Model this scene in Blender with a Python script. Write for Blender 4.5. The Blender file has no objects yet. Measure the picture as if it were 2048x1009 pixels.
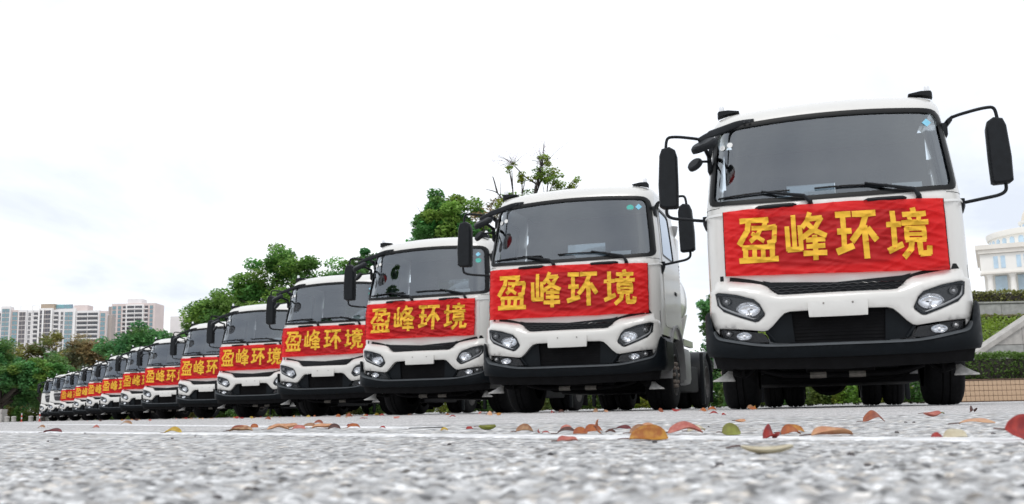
import bpy, bmesh, math, random
import numpy as np
from mathutils import Vector, Matrix, noise as mnoise
from mathutils.geometry import delaunay_2d_cdt

R = math.radians
scene = bpy.context.scene
col = scene.collection
rnd = random.Random(7)

# ------------------------------------------------------------------ camera
CAM_H = 0.0425
cam_data = bpy.data.cameras.new("camera")
cam = bpy.data.objects.new("camera", cam_data)
col.objects.link(cam)
scene.camera = cam
pitch, roll = R(8.819), R(-1.2608)
fw = Vector((0, math.cos(pitch), math.sin(pitch)))
up = Vector((0, -math.sin(pitch), math.cos(pitch)))
rt = Vector((1, 0, 0))
rt2 = rt * math.cos(roll) + up * math.sin(roll)
up2 = up * math.cos(roll) - rt * math.sin(roll)
cam.matrix_world = Matrix(((rt2.x, up2.x, -fw.x, 0), (rt2.y, up2.y, -fw.y, 0), (rt2.z, up2.z, -fw.z, CAM_H), (0, 0, 0, 1)))
cam_data.sensor_width = 36
cam_data.lens = 36 * 2042.3 / 2048
cam_data.clip_start = 0.02
cam_data.clip_end = 5000
cam_data.dof.use_dof = True
cam_data.dof.focus_distance = 3.6
cam_data.dof.aperture_fstop = cam_data.lens / 2.7

# ------------------------------------------------------------------ world
SUN_EL, SUN_AZ = 58, 205            # degrees; azimuth clockwise from +Y
world = bpy.data.worlds.new("World")
scene.world = world
world.use_nodes = True
wn, wl = world.node_tree.nodes, world.node_tree.links
wn.clear()
w_out = wn.new("ShaderNodeOutputWorld")
w_bg = wn.new("ShaderNodeBackground")
w_bg.inputs["Strength"].default_value = 0.1
sky = wn.new("ShaderNodeTexSky")
sky.sky_type = 'NISHITA'
sky.sun_disc = False
sky.sun_elevation = R(SUN_EL)
sky.sun_rotation = R(SUN_AZ)
sky.dust_density = 3.0
tc = wn.new("ShaderNodeTexCoord")
sep = wn.new("ShaderNodeSeparateXYZ")
wl.new(tc.outputs["Generated"], sep.inputs[0])
zz = wn.new("ShaderNodeMath"); zz.operation = 'ADD'; zz.inputs[1].default_value = 0.22
za = wn.new("ShaderNodeMath"); za.operation = 'ABSOLUTE'
wl.new(sep.outputs[2], za.inputs[0]); wl.new(za.outputs[0], zz.inputs[0])
dx = wn.new("ShaderNodeMath"); dx.operation = 'DIVIDE'
dy = wn.new("ShaderNodeMath"); dy.operation = 'DIVIDE'
wl.new(sep.outputs[0], dx.inputs[0]); wl.new(zz.outputs[0], dx.inputs[1])
wl.new(sep.outputs[1], dy.inputs[0]); wl.new(zz.outputs[0], dy.inputs[1])
cmb = wn.new("ShaderNodeCombineXYZ")
wl.new(dx.outputs[0], cmb.inputs[0]); wl.new(dy.outputs[0], cmb.inputs[1])
n1 = wn.new("ShaderNodeTexNoise"); n1.inputs["Scale"].default_value = 0.75; n1.inputs["Detail"].default_value = 7; n1.inputs["Roughness"].default_value = 0.55; n1.inputs["Distortion"].default_value = 0.5
wl.new(cmb.outputs[0], n1.inputs["Vector"])
ramp = wn.new("ShaderNodeValToRGB")
ramp.color_ramp.elements[0].position = 0.36; ramp.color_ramp.elements[0].color = (0, 0, 0, 1)
ramp.color_ramp.elements[1].position = 0.64; ramp.color_ramp.elements[1].color = (1, 1, 1, 1)
wl.new(n1.outputs["Fac"], ramp.inputs[0])
# thin veil: cloud colour from soft lilac grey to white (values are radiance / 0.1)
cl = wn.new("ShaderNodeMixRGB")
cl.inputs[1].default_value = (7.3, 7.8, 8.7, 1)
cl.inputs[2].default_value = (12.9, 13.1, 13.3, 1)
wl.new(ramp.outputs[0], cl.inputs[0])
mixs = wn.new("ShaderNodeMixRGB"); mixs.inputs[0].default_value = 0.9
wl.new(sky.outputs[0], mixs.inputs[1]); wl.new(cl.outputs[0], mixs.inputs[2])
wl.new(mixs.outputs[0], w_bg.inputs[0]); wl.new(w_bg.outputs[0], w_out.inputs[0])

sun_d = bpy.data.lights.new("sun", 'SUN')
sun_d.energy = .8
sun_d.angle = R(18)
sun_d.color = (1.0, 0.97, 0.93)
sun = bpy.data.objects.new("sun", sun_d)
col.objects.link(sun)
az, el = R(SUN_AZ), R(SUN_EL)
sd = Vector((math.sin(az) * math.cos(el), math.cos(az) * math.cos(el), math.sin(el)))
sun.rotation_euler = sd.to_track_quat('Z', 'Y').to_euler()

scene.view_settings.view_transform = 'Standard'
scene.view_settings.look = 'None'
scene.view_settings.gamma = 1
scene.view_settings.exposure = 0.26
scene.cycles.max_bounces = 8
scene.cycles.transparent_max_bounces = 24
scene.cycles.caustics_reflective = False
scene.cycles.caustics_refractive = False

# ------------------------------------------------------------------ materials
def mat(name, color, rough=0.5, metal=0.0, var=0.0, scale=8.0, bump=0.0, bscale=60.0, coat=0.0, spec=0.5, col2=None, detail=4):
    m = bpy.data.materials.new(name)
    m.use_nodes = True
    nt = m.node_tree
    b = nt.nodes["Principled BSDF"]
    b.inputs["Roughness"].default_value = rough
    b.inputs["Metallic"].default_value = metal
    b.inputs["Specular IOR Level"].default_value = spec
    b.inputs["Coat Weight"].default_value = coat
    b.inputs["Coat Roughness"].default_value = 0.06
    b.inputs["Base Color"].default_value = (*color, 1)
    t = nt.nodes.new("ShaderNodeTexCoord")
    if var > 0:
        n = nt.nodes.new("ShaderNodeTexNoise"); n.inputs["Scale"].default_value = scale; n.inputs["Detail"].default_value = detail
        nt.links.new(t.outputs["Object"], n.inputs["Vector"])
        r = nt.nodes.new("ShaderNodeValToRGB")
        c2 = col2 or tuple(c * (1 - var) for c in color)
        r.color_ramp.elements[0].position = 0.35; r.color_ramp.elements[0].color = (*c2, 1)
        r.color_ramp.elements[1].position = 0.65; r.color_ramp.elements[1].color = (*color, 1)
        nt.links.new(n.outputs["Fac"], r.inputs[0]); nt.links.new(r.outputs[0], b.inputs["Base Color"])
    if bump > 0:
        n = nt.nodes.new("ShaderNodeTexNoise"); n.inputs["Scale"].default_value = bscale; n.inputs["Detail"].default_value = 6
        nt.links.new(t.outputs["Object"], n.inputs["Vector"])
        bp = nt.nodes.new("ShaderNodeBump"); bp.inputs["Strength"].default_value = bump; bp.inputs["Distance"].default_value = 0.02
        nt.links.new(n.outputs["Fac"], bp.inputs["Height"]); nt.links.new(bp.outputs[0], b.inputs["Normal"])
    return m

def glass_mat(name, tint, ior=1.5, rough=0.0, gain=1.0):
    m = bpy.data.materials.new(name); m.use_nodes = True
    nt = m.node_tree; nt.nodes.remove(nt.nodes["Principled BSDF"])
    o = nt.nodes["Material Output"]
    fr = nt.nodes.new("ShaderNodeFresnel"); fr.inputs[0].default_value = ior
    mu = nt.nodes.new("ShaderNodeMath"); mu.operation = 'MULTIPLY'; mu.inputs[1].default_value = gain; mu.use_clamp = True
    tr = nt.nodes.new("ShaderNodeBsdfTransparent"); tr.inputs[0].default_value = (*tint, 1)
    gl = nt.nodes.new("ShaderNodeBsdfGlossy"); gl.inputs["Roughness"].default_value = rough; gl.inputs[0].default_value = (.88, .94, 1, 1)
    mx = nt.nodes.new("ShaderNodeMixShader")
    nt.links.new(fr.outputs[0], mu.inputs[0]); nt.links.new(mu.outputs[0], mx.inputs[0])
    nt.links.new(tr.outputs[0], mx.inputs[1]); nt.links.new(gl.outputs[0], mx.inputs[2]); nt.links.new(mx.outputs[0], o.inputs[0])
    return m

def leaf_mat(name, base, trans=0.45, rough=0.5, hue=True):
    """leaf colour is base times the per-leaf colour attribute; part of the light passes through"""
    m = bpy.data.materials.new(name); m.use_nodes = True
    nt = m.node_tree; b = nt.nodes["Principled BSDF"]; o = nt.nodes["Material Output"]
    b.inputs["Roughness"].default_value = rough
    a = nt.nodes.new("ShaderNodeAttribute"); a.attribute_name = "tone"
    mm = nt.nodes.new("ShaderNodeMixRGB"); mm.blend_type = 'MULTIPLY'; mm.inputs[0].default_value = 1
    mm.inputs[1].default_value = (*base, 1)
    nt.links.new(a.outputs["Color"], mm.inputs[2]); nt.links.new(mm.outputs[0], b.inputs["Base Color"])
    t = nt.nodes.new("ShaderNodeBsdfTranslucent"); nt.links.new(mm.outputs[0], t.inputs[0])
    mx = nt.nodes.new("ShaderNodeMixShader"); mx.inputs[0].default_value = trans
    nt.links.new(b.outputs[0], mx.inputs[1]); nt.links.new(t.outputs[0], mx.inputs[2]); nt.links.new(mx.outputs[0], o.inputs[0])
    return m

M = {}
M['white'] = mat('white_paint', (.655, .645, .615), .30, var=.035, scale=2.2, coat=.5, bump=.012, bscale=9)
M['plastic'] = mat('black_plastic', (.009, .011, .0135), .5, spec=.22, var=.3, scale=14, bump=.06, bscale=420)
M['skirt'] = mat('dark_bumper_plastic', (.004, .0065, .009), .5, spec=.16, var=.25, scale=5, bump=.03, bscale=300)
M['gloss'] = mat('gloss_black', (.012, .013, .015), .22)
M['lip'] = mat('lip_plastic_highlight', (.06, .068, .075), .5, spec=.4, var=.2, scale=9)  # lighter than the skirt: the ledge's highlight is put into the colour
M['rubber'] = mat('tyre_rubber', (.008, .008, .009), .85, spec=.2, var=.35, scale=20, bump=.2, bscale=60)
M['seal'] = mat('window_seal', (.008, .0085, .009), .45, spec=.2)
M['chassis'] = mat('chassis_black', (.006, .006, .007), .7, spec=.15, var=.5, scale=9)
M['rim'] = mat('wheel_rim', (.10, .095, .09), .6, metal=.3, var=.45, scale=12)
M['dirty'] = mat('dusty_metal', (.30, .28, .25), .6, metal=.3, var=.45, scale=12)
M['grey'] = mat('grey_paint', (.33, .33, .33), .45, var=.15, scale=10)
M['alu'] = mat('bare_aluminium', (.55, .55, .55), .35, metal=.9, var=.15, scale=20)
M['chrome'] = mat('reflector_chrome', (.85, .85, .86), .12, metal=1)
M['nozzle'] = mat('nozzle_grey', (.46, .45, .43), .55, var=.3, scale=30)
M['hub'] = mat('hub_brown', (.42, .35, .30), .5, metal=.35, var=.3, scale=40)
M['lamp'] = mat('lamp_white', (.75, .76, .78), .25)
M['led'] = mat('led_strip', (.5, .5, .5), .3)
M['interior'] = mat('cab_interior', (.09, .09, .095), .7, var=.2, scale=6)
M['liner'] = mat('roof_lining', (.42, .42, .40), .85, var=.1, scale=9)
M['dash'] = mat('dashboard', (.045, .047, .05), .6, var=.2, scale=8)
M['seat'] = mat('seat_cloth', (.06, .06, .065), .9, var=.3, scale=40)
M['paper'] = mat('paper', (.8, .8, .78), .8)
M['ink'] = mat('ink', (.06, .06, .07), .6)
M['sticker_blue'] = mat('sticker_blue', (.22, .55, .72), .5)
M['sticker_green'] = mat('sticker_green', (.10, .50, .42), .5)
M['glass'] = glass_mat('windscreen_glass', (.70, .78, .83), 1.5, 0.0, 3.7)
M['sideglass'] = glass_mat('side_glass', (.80, .84, .84), 1.5, 0.0, 1.6)
M['rearglass'] = glass_mat('rear_glass', (.42, .46, .48), 1.5, 0.0, 1.5)
M['lens'] = glass_mat('lamp_lens', (.94, .95, .96), 1.48, 0.02, .6)
M['mirror'] = mat('mirror_glass', (.8, .8, .82), .03, metal=1)
M['yellow'] = mat('banner_yellow', (.82, .47, .03), .75, var=.12, scale=9)

def banner_mat():
    m = bpy.data.materials.new('banner_red'); m.use_nodes = True
    nt = m.node_tree; b = nt.nodes["Principled BSDF"]; o = nt.nodes["Material Output"]
    b.inputs["Base Color"].default_value = (.86, .016, .02, 1); b.inputs["Roughness"].default_value = .55
    t = nt.nodes.new("ShaderNodeBsdfTransparent"); t.inputs[0].default_value = (.95, .07, .06, 1)
    tl = nt.nodes.new("ShaderNodeBsdfTranslucent"); tl.inputs[0].default_value = (.75, .02, .02, 1)
    m1 = nt.nodes.new("ShaderNodeMixShader"); m1.inputs[0].default_value = .3
    m2 = nt.nodes.new("ShaderNodeMixShader"); m2.inputs[0].default_value = .38
    nt.links.new(b.outputs[0], m1.inputs[1]); nt.links.new(tl.outputs[0], m1.inputs[2])
    nt.links.new(m1.outputs[0], m2.inputs[1]); nt.links.new(t.outputs[0], m2.inputs[2]); nt.links.new(m2.outputs[0], o.inputs[0])
    return m
M['red'] = banner_mat()

# ------------------------------------------------------------------ mesh helpers
def link(o, parent=None):
    col.objects.link(o)
    if parent is not None:
        o.parent = parent
    return o

def tag(o, label=None, cat=None, group=None, kind=None):
    if label: o['label'] = label
    if cat: o['category'] = cat
    if group: o['group'] = group
    if kind: o['kind'] = kind
    return o

def empty(name, loc=(0, 0, 0), rz=0.0):
    o = bpy.data.objects.new(name, None)
    o.empty_display_size = .3
    o.location = loc; o.rotation_euler = (0, 0, rz)
    return link(o)

def children(o):
    return [c for c in list(bpy.data.objects) if c.parent == o]

class MB:
    def __init__(s):
        s.v = []; s.f = []
    def add(s, v, f):
        b = len(s.v); s.v += [tuple(q) for q in v]; s.f += [tuple(i + b for i in q) for q in f]; return s
    def box(s, x0, x1, y0, y1, z0, z1, bev=0.0):
        bm = bmesh.new(); bmesh.ops.create_cube(bm, size=1)
        for w in bm.verts:
            w.co = Vector(((x0 + x1) / 2 + w.co.x * (x1 - x0), (y0 + y1) / 2 + w.co.y * (y1 - y0), (z0 + z1) / 2 + w.co.z * (z1 - z0)))
        if bev > 0:
            bmesh.ops.bevel(bm, geom=list(bm.edges), offset=bev, segments=2, profile=.6, affect='EDGES')
        bm.verts.index_update()
        s.add([w.co[:] for w in bm.verts], [[w.index for w in q.verts] for q in bm.faces]); bm.free(); return s
    def tube(s, path, r, n=8, cap=True, flat=None):
        P = [Vector(q) for q in path]; rs = r if isinstance(r, (list, tuple)) else [r] * len(P)
        vs = []; fs = []; prev = None
        for i, q in enumerate(P):
            d = (P[min(i + 1, len(P) - 1)] - P[max(i - 1, 0)]).normalized()
            if prev is None:
                a = d.orthogonal().normalized()
                if flat is not None:
                    a = (Vector(flat) - d * d.dot(Vector(flat))).normalized()
            else:
                a = (prev - d * prev.dot(d)).normalized()
            prev = a; b = d.cross(a)
            ra, rb = rs[i] if isinstance(rs[i], (tuple, list)) else (rs[i], rs[i])
            for k in range(n):
                t = 2 * math.pi * k / n
                vs.append(q + a * (math.cos(t) * ra) + b * (math.sin(t) * rb))
        for i in range(len(P) - 1):
            for k in range(n):
                fs.append((i * n + k, i * n + (k + 1) % n, (i + 1) * n + (k + 1) % n, (i + 1) * n + k))
        if cap:
            fs.append(tuple(reversed(range(n)))); fs.append(tuple(range((len(P) - 1) * n, len(P) * n)))
        return s.add([q[:] for q in vs], fs)
    def lathe(s, prof, origin, axis, n=24):
        """prof: list of (distance along axis, radius)"""
        ax = Vector(axis).normalized(); a = ax.orthogonal().normalized(); b = ax.cross(a); o = Vector(origin)
        vs = []; fs = []
        for (t, r) in prof:
            for k in range(n):
                an = 2 * math.pi * k / n
                vs.append(o + ax * t + (a * math.cos(an) + b * math.sin(an)) * r)
        for i in range(len(prof) - 1):
            for k in range(n):
                fs.append((i * n + k, i * n + (k + 1) % n, (i + 1) * n + (k + 1) % n, (i + 1) * n + k))
        return s.add([q[:] for q in vs], fs)
    def loft(s, rings, cap=True, closed=True):
        n = len(rings[0]); vs = [q for r_ in rings for q in r_]; fs = []
        for i in range(len(rings) - 1):
            for k in range(n if closed else n - 1):
                fs.append((i * n + k, i * n + (k + 1) % n, (i + 1) * n + (k + 1) % n, (i + 1) * n + k))
        if cap:
            fs.append(tuple(reversed(range(n)))); fs.append(tuple(range((len(rings) - 1) * n, len(rings) * n)))
        return s.add(vs, fs)
    def build(s, name, m, parent=None, smooth=35, recalc=True):
        me = bpy.data.meshes.new(name)
        me.from_pydata(s.v, [], s.f)
        if recalc:
            bm = bmesh.new(); bm.from_mesh(me); bmesh.ops.recalc_face_normals(bm, faces=bm.faces); bm.to_mesh(me); bm.free()
        if smooth:
            for p_ in me.polygons: p_.use_smooth = True
            me.set_sharp_from_angle(angle=R(smooth))
        if isinstance(m, str): m = M[m]
        me.materials.append(m)
        return link(bpy.data.objects.new(name, me), parent)

def in_poly(x, y, P):
    c = False; n = len(P); j = n - 1
    for i in range(n):
        xi, yi = P[i]; xj, yj = P[j]
        if (yi > y) != (yj > y) and x < (xj - xi) * (y - yi) / (yj - yi) + xi: c = not c
        j = i
    return c

def seg_dist(x, y, P):
    best = 9; n = len(P)
    for i in range(n):
        ax, ay = P[i]; bx, by = P[(i + 1) % n]
        ux, uy = bx - ax, by - ay; L = ux * ux + uy * uy or 1e-9
        t = max(0, min(1, ((x - ax) * ux + (y - ay) * uy) / L))
        d = math.hypot(x - ax - t * ux, y - ay - t * uy)
        if d < best: best = d
    return best

def fillet(P, r, seg=4):
    out = []; n = len(P)
    for i in range(n):
        p = Vector(P[i]); a = Vector(P[i - 1]); b = Vector(P[(i + 1) % n])
        da, db = (a - p), (b - p); la, lb = da.length, db.length
        k = min(r, la * .45, lb * .45)
        s_, e_ = p + da.normalized() * k, p + db.normalized() * k
        for t in range(seg + 1):
            t /= seg
            q = s_ * (1 - t) ** 2 + p * (2 * t * (1 - t)) + e_ * t * t
            out.append((q.x, q.y))
    return out

def sym(half):
    """right half outline from top centre round to bottom centre -> closed outline"""
    return list(half) + [(-x, z) for x, z in reversed(half) if abs(x) > 1e-6]

def resample(P, step):
    out = []; n = len(P)
    for i in range(n):
        a = P[i]; b = P[(i + 1) % n]
        k = max(1, int(math.hypot(b[0] - a[0], b[1] - a[1]) / step))
        for t in range(k): out.append((a[0] + (b[0] - a[0]) * t / k, a[1] + (b[1] - a[1]) * t / k))
    return out

def panel(outline, surf, holes=(), step=.05, off=0.0, thick=.02, roll_=.0, rw=.014, conv=None):
    """sheet cut to an outline with holes, laid on surf(x, z) -> y, with a rim going back"""
    conv = conv or (lambda x, z, y: (x, y, z))
    loops = [resample(outline, step)] + [resample(h_, step * .6) for h_ in holes]
    vs = []; es = []
    for L in loops:
        b = len(vs); n = len(L); vs += L; es += [(b + i, b + (i + 1) % n) for i in range(n)]
    xs = [p_[0] for p_ in outline]; zs = [p_[1] for p_ in outline]
    pts = []
    if roll_ > 0:
        for L in loops:
            n = len(L)
            for i in range(n):
                ax, ay = L[i]; bx, by = L[(i + 1) % n]; d = math.hypot(bx - ax, by - ay) or 1
                nx, ny = -(by - ay) / d, (bx - ax) / d
                for s_ in (rw, -rw): pts.append(((ax + bx) / 2 + nx * s_, (ay + by) / 2 + ny * s_, rw * .8))
    nx_ = int((max(xs) - min(xs)) / step) + 1; nz_ = int((max(zs) - min(zs)) / step) + 1
    for i in range(nx_ + 1):
        for j in range(nz_ + 1):
            pts.append((min(xs) + step * (i + .5 * (j % 2)), min(zs) + step * .87 * 1.15 * j, step * .45))
    for (x, z, md) in pts:
        if in_poly(x, z, outline) and not any(in_poly(x, z, h_) for h_ in holes):
            if min(seg_dist(x, z, L) for L in [outline] + list(holes)) > md * .95: vs.append((x, z))
    V, E_, F_, *_ = delaunay_2d_cdt([Vector(q) for q in vs], es, [], 0, 1e-5)
    tris = []
    for t in F_:
        cx = sum(V[i].x for i in t) / 3; cz = sum(V[i].y for i in t) / 3
        if in_poly(cx, cz, outline) and not any(in_poly(cx, cz, h_) for h_ in holes):
            a, b, c = (V[i] for i in t)
            if abs((b - a).cross(c - a)) > 1e-9: tris.append(tuple(t))
    cnt = {}
    for t in tris:
        for k in range(3):
            e = (t[k], t[(k + 1) % 3]); cnt[tuple(sorted(e))] = cnt.get(tuple(sorted(e)), []) + [e]
    bd = [v[0] for v in cnt.values() if len(v) == 1]
    Y = []
    bset = {i for e in bd for i in e}
    for i, q in enumerate(V):
        y = surf(q.x, q.y) + off
        if roll_ > 0 and i in bset: y += roll_
        Y.append(y)
    verts = [conv(q.x, q.y, y) for q, y in zip(V, Y)]
    faces = [t for t in tris]
    if thick:
        mp = {}
        for i in bset:
            mp[i] = len(verts); verts.append(conv(V[i].x, V[i].y, Y[i] + thick))
        faces += [(b, a, mp[a], mp[b]) for a, b in bd]
    mb = MB(); mb.add(verts, faces)
    return mb

def arc(path, k=4):
    """Catmull-Rom smoothing of a polyline"""
    P = [Vector(q) for q in path]; out = []
    for i in range(len(P) - 1):
        p0, p1, p2, p3 = P[max(i - 1, 0)], P[i], P[i + 1], P[min(i + 2, len(P) - 1)]
        for t in range(k):
            t /= k
            out.append(.5 * ((2 * p1) + (p2 - p0) * t + (2 * p0 - 5 * p1 + 4 * p2 - p3) * t * t + (3 * p1 - p0 - 3 * p2 + p3) * t ** 3))
    out.append(P[-1]); return out

# ------------------------------------------------------------------ truck: front surface
ZR = [1.02, 1.35, 1.7, 1.98, 2.09, 2.12, 2.3, 2.5, 2.75, 2.93, 2.99, 3.05, 3.11, 3.155, 3.18, 3.195]
WR = [1.252, 1.252, 1.252, 1.248, 1.243, 1.240, 1.224, 1.205, 1.176, 1.155, 1.150, 1.144, 1.130, 1.100, 1.035, .91]
QR = [.07, .07, .09, .115, .135, .15, .185, .235, .29, .335, .36, .40, .48, .60, .78, 1.0]
def Wz(z): return float(np.interp(z, ZR, WR))
def Qz(z): return float(np.interp(z, ZR, QR))
def plan(x):
    x = abs(x); y = .06 * (x / 1.05) ** 2
    if x > 1.0:
        d = min(x - 1.0, .25); y += .25 - math.sqrt(max(0, .0625 - d * d))
    return y
def front(x, z):
    return plan(x * 1.25 / Wz(z)) + Qz(z)
def arch_z(xi, z):
    k = min(1, max(0, (z - 2.45) / .45)); return z + (.055 * k - .022 * (1 - k) * (1 if z > 2.0 else 0)) * (1 - (xi / 1.25) ** 2)
def scr(xi, z, off=0.0):           # point of the cab skin from normalised x
    return (xi * Wz(z) / 1.25, plan(xi) + Qz(z) + off, arch_z(xi, z))
def brow(x):
    return float(np.interp(abs(x), [0, .54, .6, .7, .91, 1.09, 1.24], [1.085, 1.09, 1.10, 1.135, 1.18, 1.205, 1.20]))
def bump_y(x, z):
    y = plan(min(abs(x) * .99, 1.249)) - .015
    d = z - brow(x)
    if d > -.012: y += min(.075, .8 * (d + .012))
    if z < .86: y += .10 * (.86 - z)
    return y
def skirt_y(x, z):
    y = plan(min(abs(x) * .955, 1.249)) - .055
    if z < .60: y += .35 * (.60 - z)
    return y

HL = [(1.173, 1.163), (1.14, 1.172), (.95, 1.135), (.791, 1.083), (.738, 1.034), (.690, .936), (.697, .912), (.755, .862), (.79, .856), (.927, .906), (1.093, .975), (1.157, 1.045)]
FOG = [(1.135, .798), (.933, .775), (.72, .748), (.66, .655), (.80, .652), (1.03, .692), (1.118, .72)]
BUMP_H = [(0, 1.118), (.50, 1.114), (.557, 1.120), (.605, 1.158), (.66, 1.215), (.72, 1.240), (.80, 1.256), (.97, 1.282), (1.168, 1.300), (1.178, 1.215), (1.233, 1.200), (1.246, .98), (1.240, .926), (1.196, .808), (1.150, .752), (1.148, .812), (.933, .793), (.712, .764), (.672, .772), (.626, .808), (.55, .890), (.506, .930), (.45, .946), (.29, .948), (0, .948)]
HOOD_H = [(0, 2.062), (.6, 2.058), (1.045, 2.042), (1.068, 2.02), (1.075, 1.36), (1.066, 1.336), (.97, 1.322), (.82, 1.293), (.70, 1.262), (.60, 1.228), (.48, 1.205), (.3, 1.197), (0, 1.195)]
SKIRT_H = [(0, .612), (.563, .614), (.797, .630), (1.038, .675), (1.162, .709), (1.203, .772), (1.231, .917), (1.256, .985), (1.296, .95), (1.302, .60), (1.272, .535), (.9, .50), (0, .488)]

def make_truck():
    t = empty('sanitation_truck')
    # ---- cab shell
    xi = [-1.25, -1.247, -1.238, -1.225, -1.205, -1.17, -1.12, -1.06, -1.0, -.85, -.65, -.4, -.15, .15, .4, .65, .85, 1.0, 1.06, 1.12, 1.17, 1.205, 1.225, 1.238, 1.247, 1.25]
    ts = [.05, .1, .3, .5, .68, .76, 1.0]
    cols_ = len(ts) * 2 + len(xi)
    rows = ZR
    mb = MB(); rings = []
    for z in rows:
        w = Wz(z); y0 = plan(1.25) + Qz(z); ring = []
        for s in reversed(ts): ring.append((-w, y0 + (2.05 - y0) * s, z))
        for x in xi: ring.append(scr(x, z))
        for s in ts: ring.append((w, y0 + (2.05 - y0) * s, z))
        rings.append(ring)
    nt_ = len(ts); n = cols_
    r0, r1, rs1 = ZR.index(2.12), ZR.index(2.93), ZR.index(2.75)
    a, b = nt_ + xi.index(-1.205), nt_ + xi.index(1.205)
    fs = []
    for i in range(len(rows) - 1):
        for k in range(n - 1):
            if r0 <= i < r1 and a <= k < b: continue
            if r0 <= i < r1 and 2 <= k < nt_ - 1: continue
            if r0 <= i < r1 and n - nt_ <= k < n - nt_ + 4: continue
            fs.append((i * n + k, i * n + k + 1, (i + 1) * n + k + 1, (i + 1) * n + k))
    last = (len(rows) - 1) * n
    fs.append(tuple(range(last, last + n)))
    mb.add([q for r_ in rings for q in r_], fs)
    shell = mb.build('cab_shell', 'white', t, smooth=40)
    # back wall with a small window, floor, lining
    w = MB()
    zt, zb, xl, xr = 2.62, 2.38, -.55, .12
    for (x0, x1, z0, z1) in ((-1.2, 1.2, 1.0, zb), (-1.14, 1.14, zt, 3.12), (-1.17, xl, zb, zt), (xr, 1.17, zb, zt)):
        w.box(x0, x1, 2.0, 2.045, z0, z1)
    w.build('rear_wall', 'interior', shell)
    MB().box(xl + .005, xr - .005, 2.018, 2.024, zb + .005, zt - .005).build('rear_window', 'rearglass', shell)
    MB().box(-1.2, 1.2, .5, 2.0, 1.0, 1.06).build('cab_floor', 'interior', shell)
    MB().box(-1.02, 1.02, .72, 1.98, 3.02, 3.06).build('headliner', 'liner', shell)
    # ---- windscreen
    g = MB(); gx = [-1.205 + 2.41 * i / 24 for i in range(25)]; gz = [2.12, 2.2, 2.3, 2.4, 2.5, 2.62, 2.75, 2.85, 2.93]
    g.add([scr(x, z, .004) for z in gz for x in gx], [(j * 25 + i, j * 25 + i + 1, (j + 1) * 25 + i + 1, (j + 1) * 25 + i) for j in range(8) for i in range(24)])
    ws = g.build('windscreen', 'glass', t)
    def rrect(hw, z0, z1, r, k=7):
        out = []
        for (cx, cz, a0) in ((hw - r, z1 - r, 0), (-hw + r, z1 - r, 90), (-hw + r, z0 + r, 180), (hw - r, z0 + r, 270)):
            for i in range(k):
                an = R(a0 + 90 * i / (k - 1)); out.append((cx + r * math.cos(an), cz + r * math.sin(an)))
        return resample(out, .05)
    def ring_on(outer_, inner_, off, th):
        n_ = max(len(outer_), len(inner_))
        def pick(P):
            P = P + [P[0]]; L = [0]
            for i in range(1, len(P)): L.append(L[-1] + math.hypot(P[i][0] - P[i - 1][0], P[i][1] - P[i - 1][1]))
            return [(float(np.interp(L[-1] * i / n_, L, [q[0] for q in P])), float(np.interp(L[-1] * i / n_, L, [q[1] for q in P]))) for i in range(n_)]
        A, B = pick(outer_), pick(inner_)
        C = [((p_[0] + q[0]) / 2, (p_[1] + q[1]) / 2) for p_, q in zip(A, B)]
        vs = [scr(*q, off + th) for q in A] + [scr(*q, off) for q in A] + [scr(*q, off - .006) for q in C] + [scr(*q, off) for q in B] + [scr(*q, off + th) for q in B]
        f_ = []
        for j in range(4):
            for i in range(n_): f_.append((j * n_ + i, j * n_ + (i + 1) % n_, (j + 1) * n_ + (i + 1) % n_, (j + 1) * n_ + i))
        m_ = MB(); m_.add(vs, f_); return m_
    ring_on(rrect(1.223, 2.092, 2.962, .09), rrect(1.165, 2.14, 2.908, .06), -.012, .02).build('windscreen_seal', 'seal', ws)
    # stickers and paper behind the glass
    def decal(name, pts, m_, off=-.004):
        d = MB(); d.add([(x, front(x, z) + off, z) for x, z in pts], [tuple(range(len(pts)))]); return d.build(name, m_, ws, smooth=0)
    decal('diamond_sticker', [(.985, 2.86), (.94, 2.815), (.985, 2.77), (1.03, 2.815)], 'sticker_blue')
    decal('round_sticker', [(-1.04 + .03 * math.cos(i * .5236), 2.74 + .03 * math.sin(i * .5236)) for i in range(12)], 'paper')
    decal('round_sticker', [(-.96 + .03 * math.cos(i * .5236), 2.76 + .03 * math.sin(i * .5236)) for i in range(12)], 'paper')
    # ---- front hood panel with the black grille behind the banner
    hood = panel(sym(HOOD_H), front, off=-.014, step=.08, thick=.02, roll_=.006).build('hood_panel', 'white', t)
    gr = fillet(sym([(0, 1.93), (.70, 1.91), (.74, 1.86), (.60, 1.46), (.50, 1.40), (0, 1.385)]), .03)
    g_ = panel(gr, front, off=-.030, step=.09, thick=.016).build('upper_grille', 'gloss', hood)
    for z in (1.52, 1.62, 1.72):
        MB().tube([(x, front(x, z) - .036, z) for x in np.linspace(-.55 - (z - 1.5) * .4, .55 + (z - 1.5) * .4, 9)], .012, 6).build('grille_bar', 'chrome' if z == 1.72 else 'gloss', g_)
    # dark gap backing below the hood
    panel(sym([(0, 1.352), (1.236, 1.346), (1.236, 1.0), (0, 1.0)]), front, off=-.004, step=.12, thick=.0).build('gap_backing', 'seal', t)
    for s in (1, -1):
        MB().tube([scr(s * x, 2.07, -.001) for x in (1.10, 1.16, 1.205, 1.235, 1.2495)], .0035, 5).build('panel_seam', 'seal', t)
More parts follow.
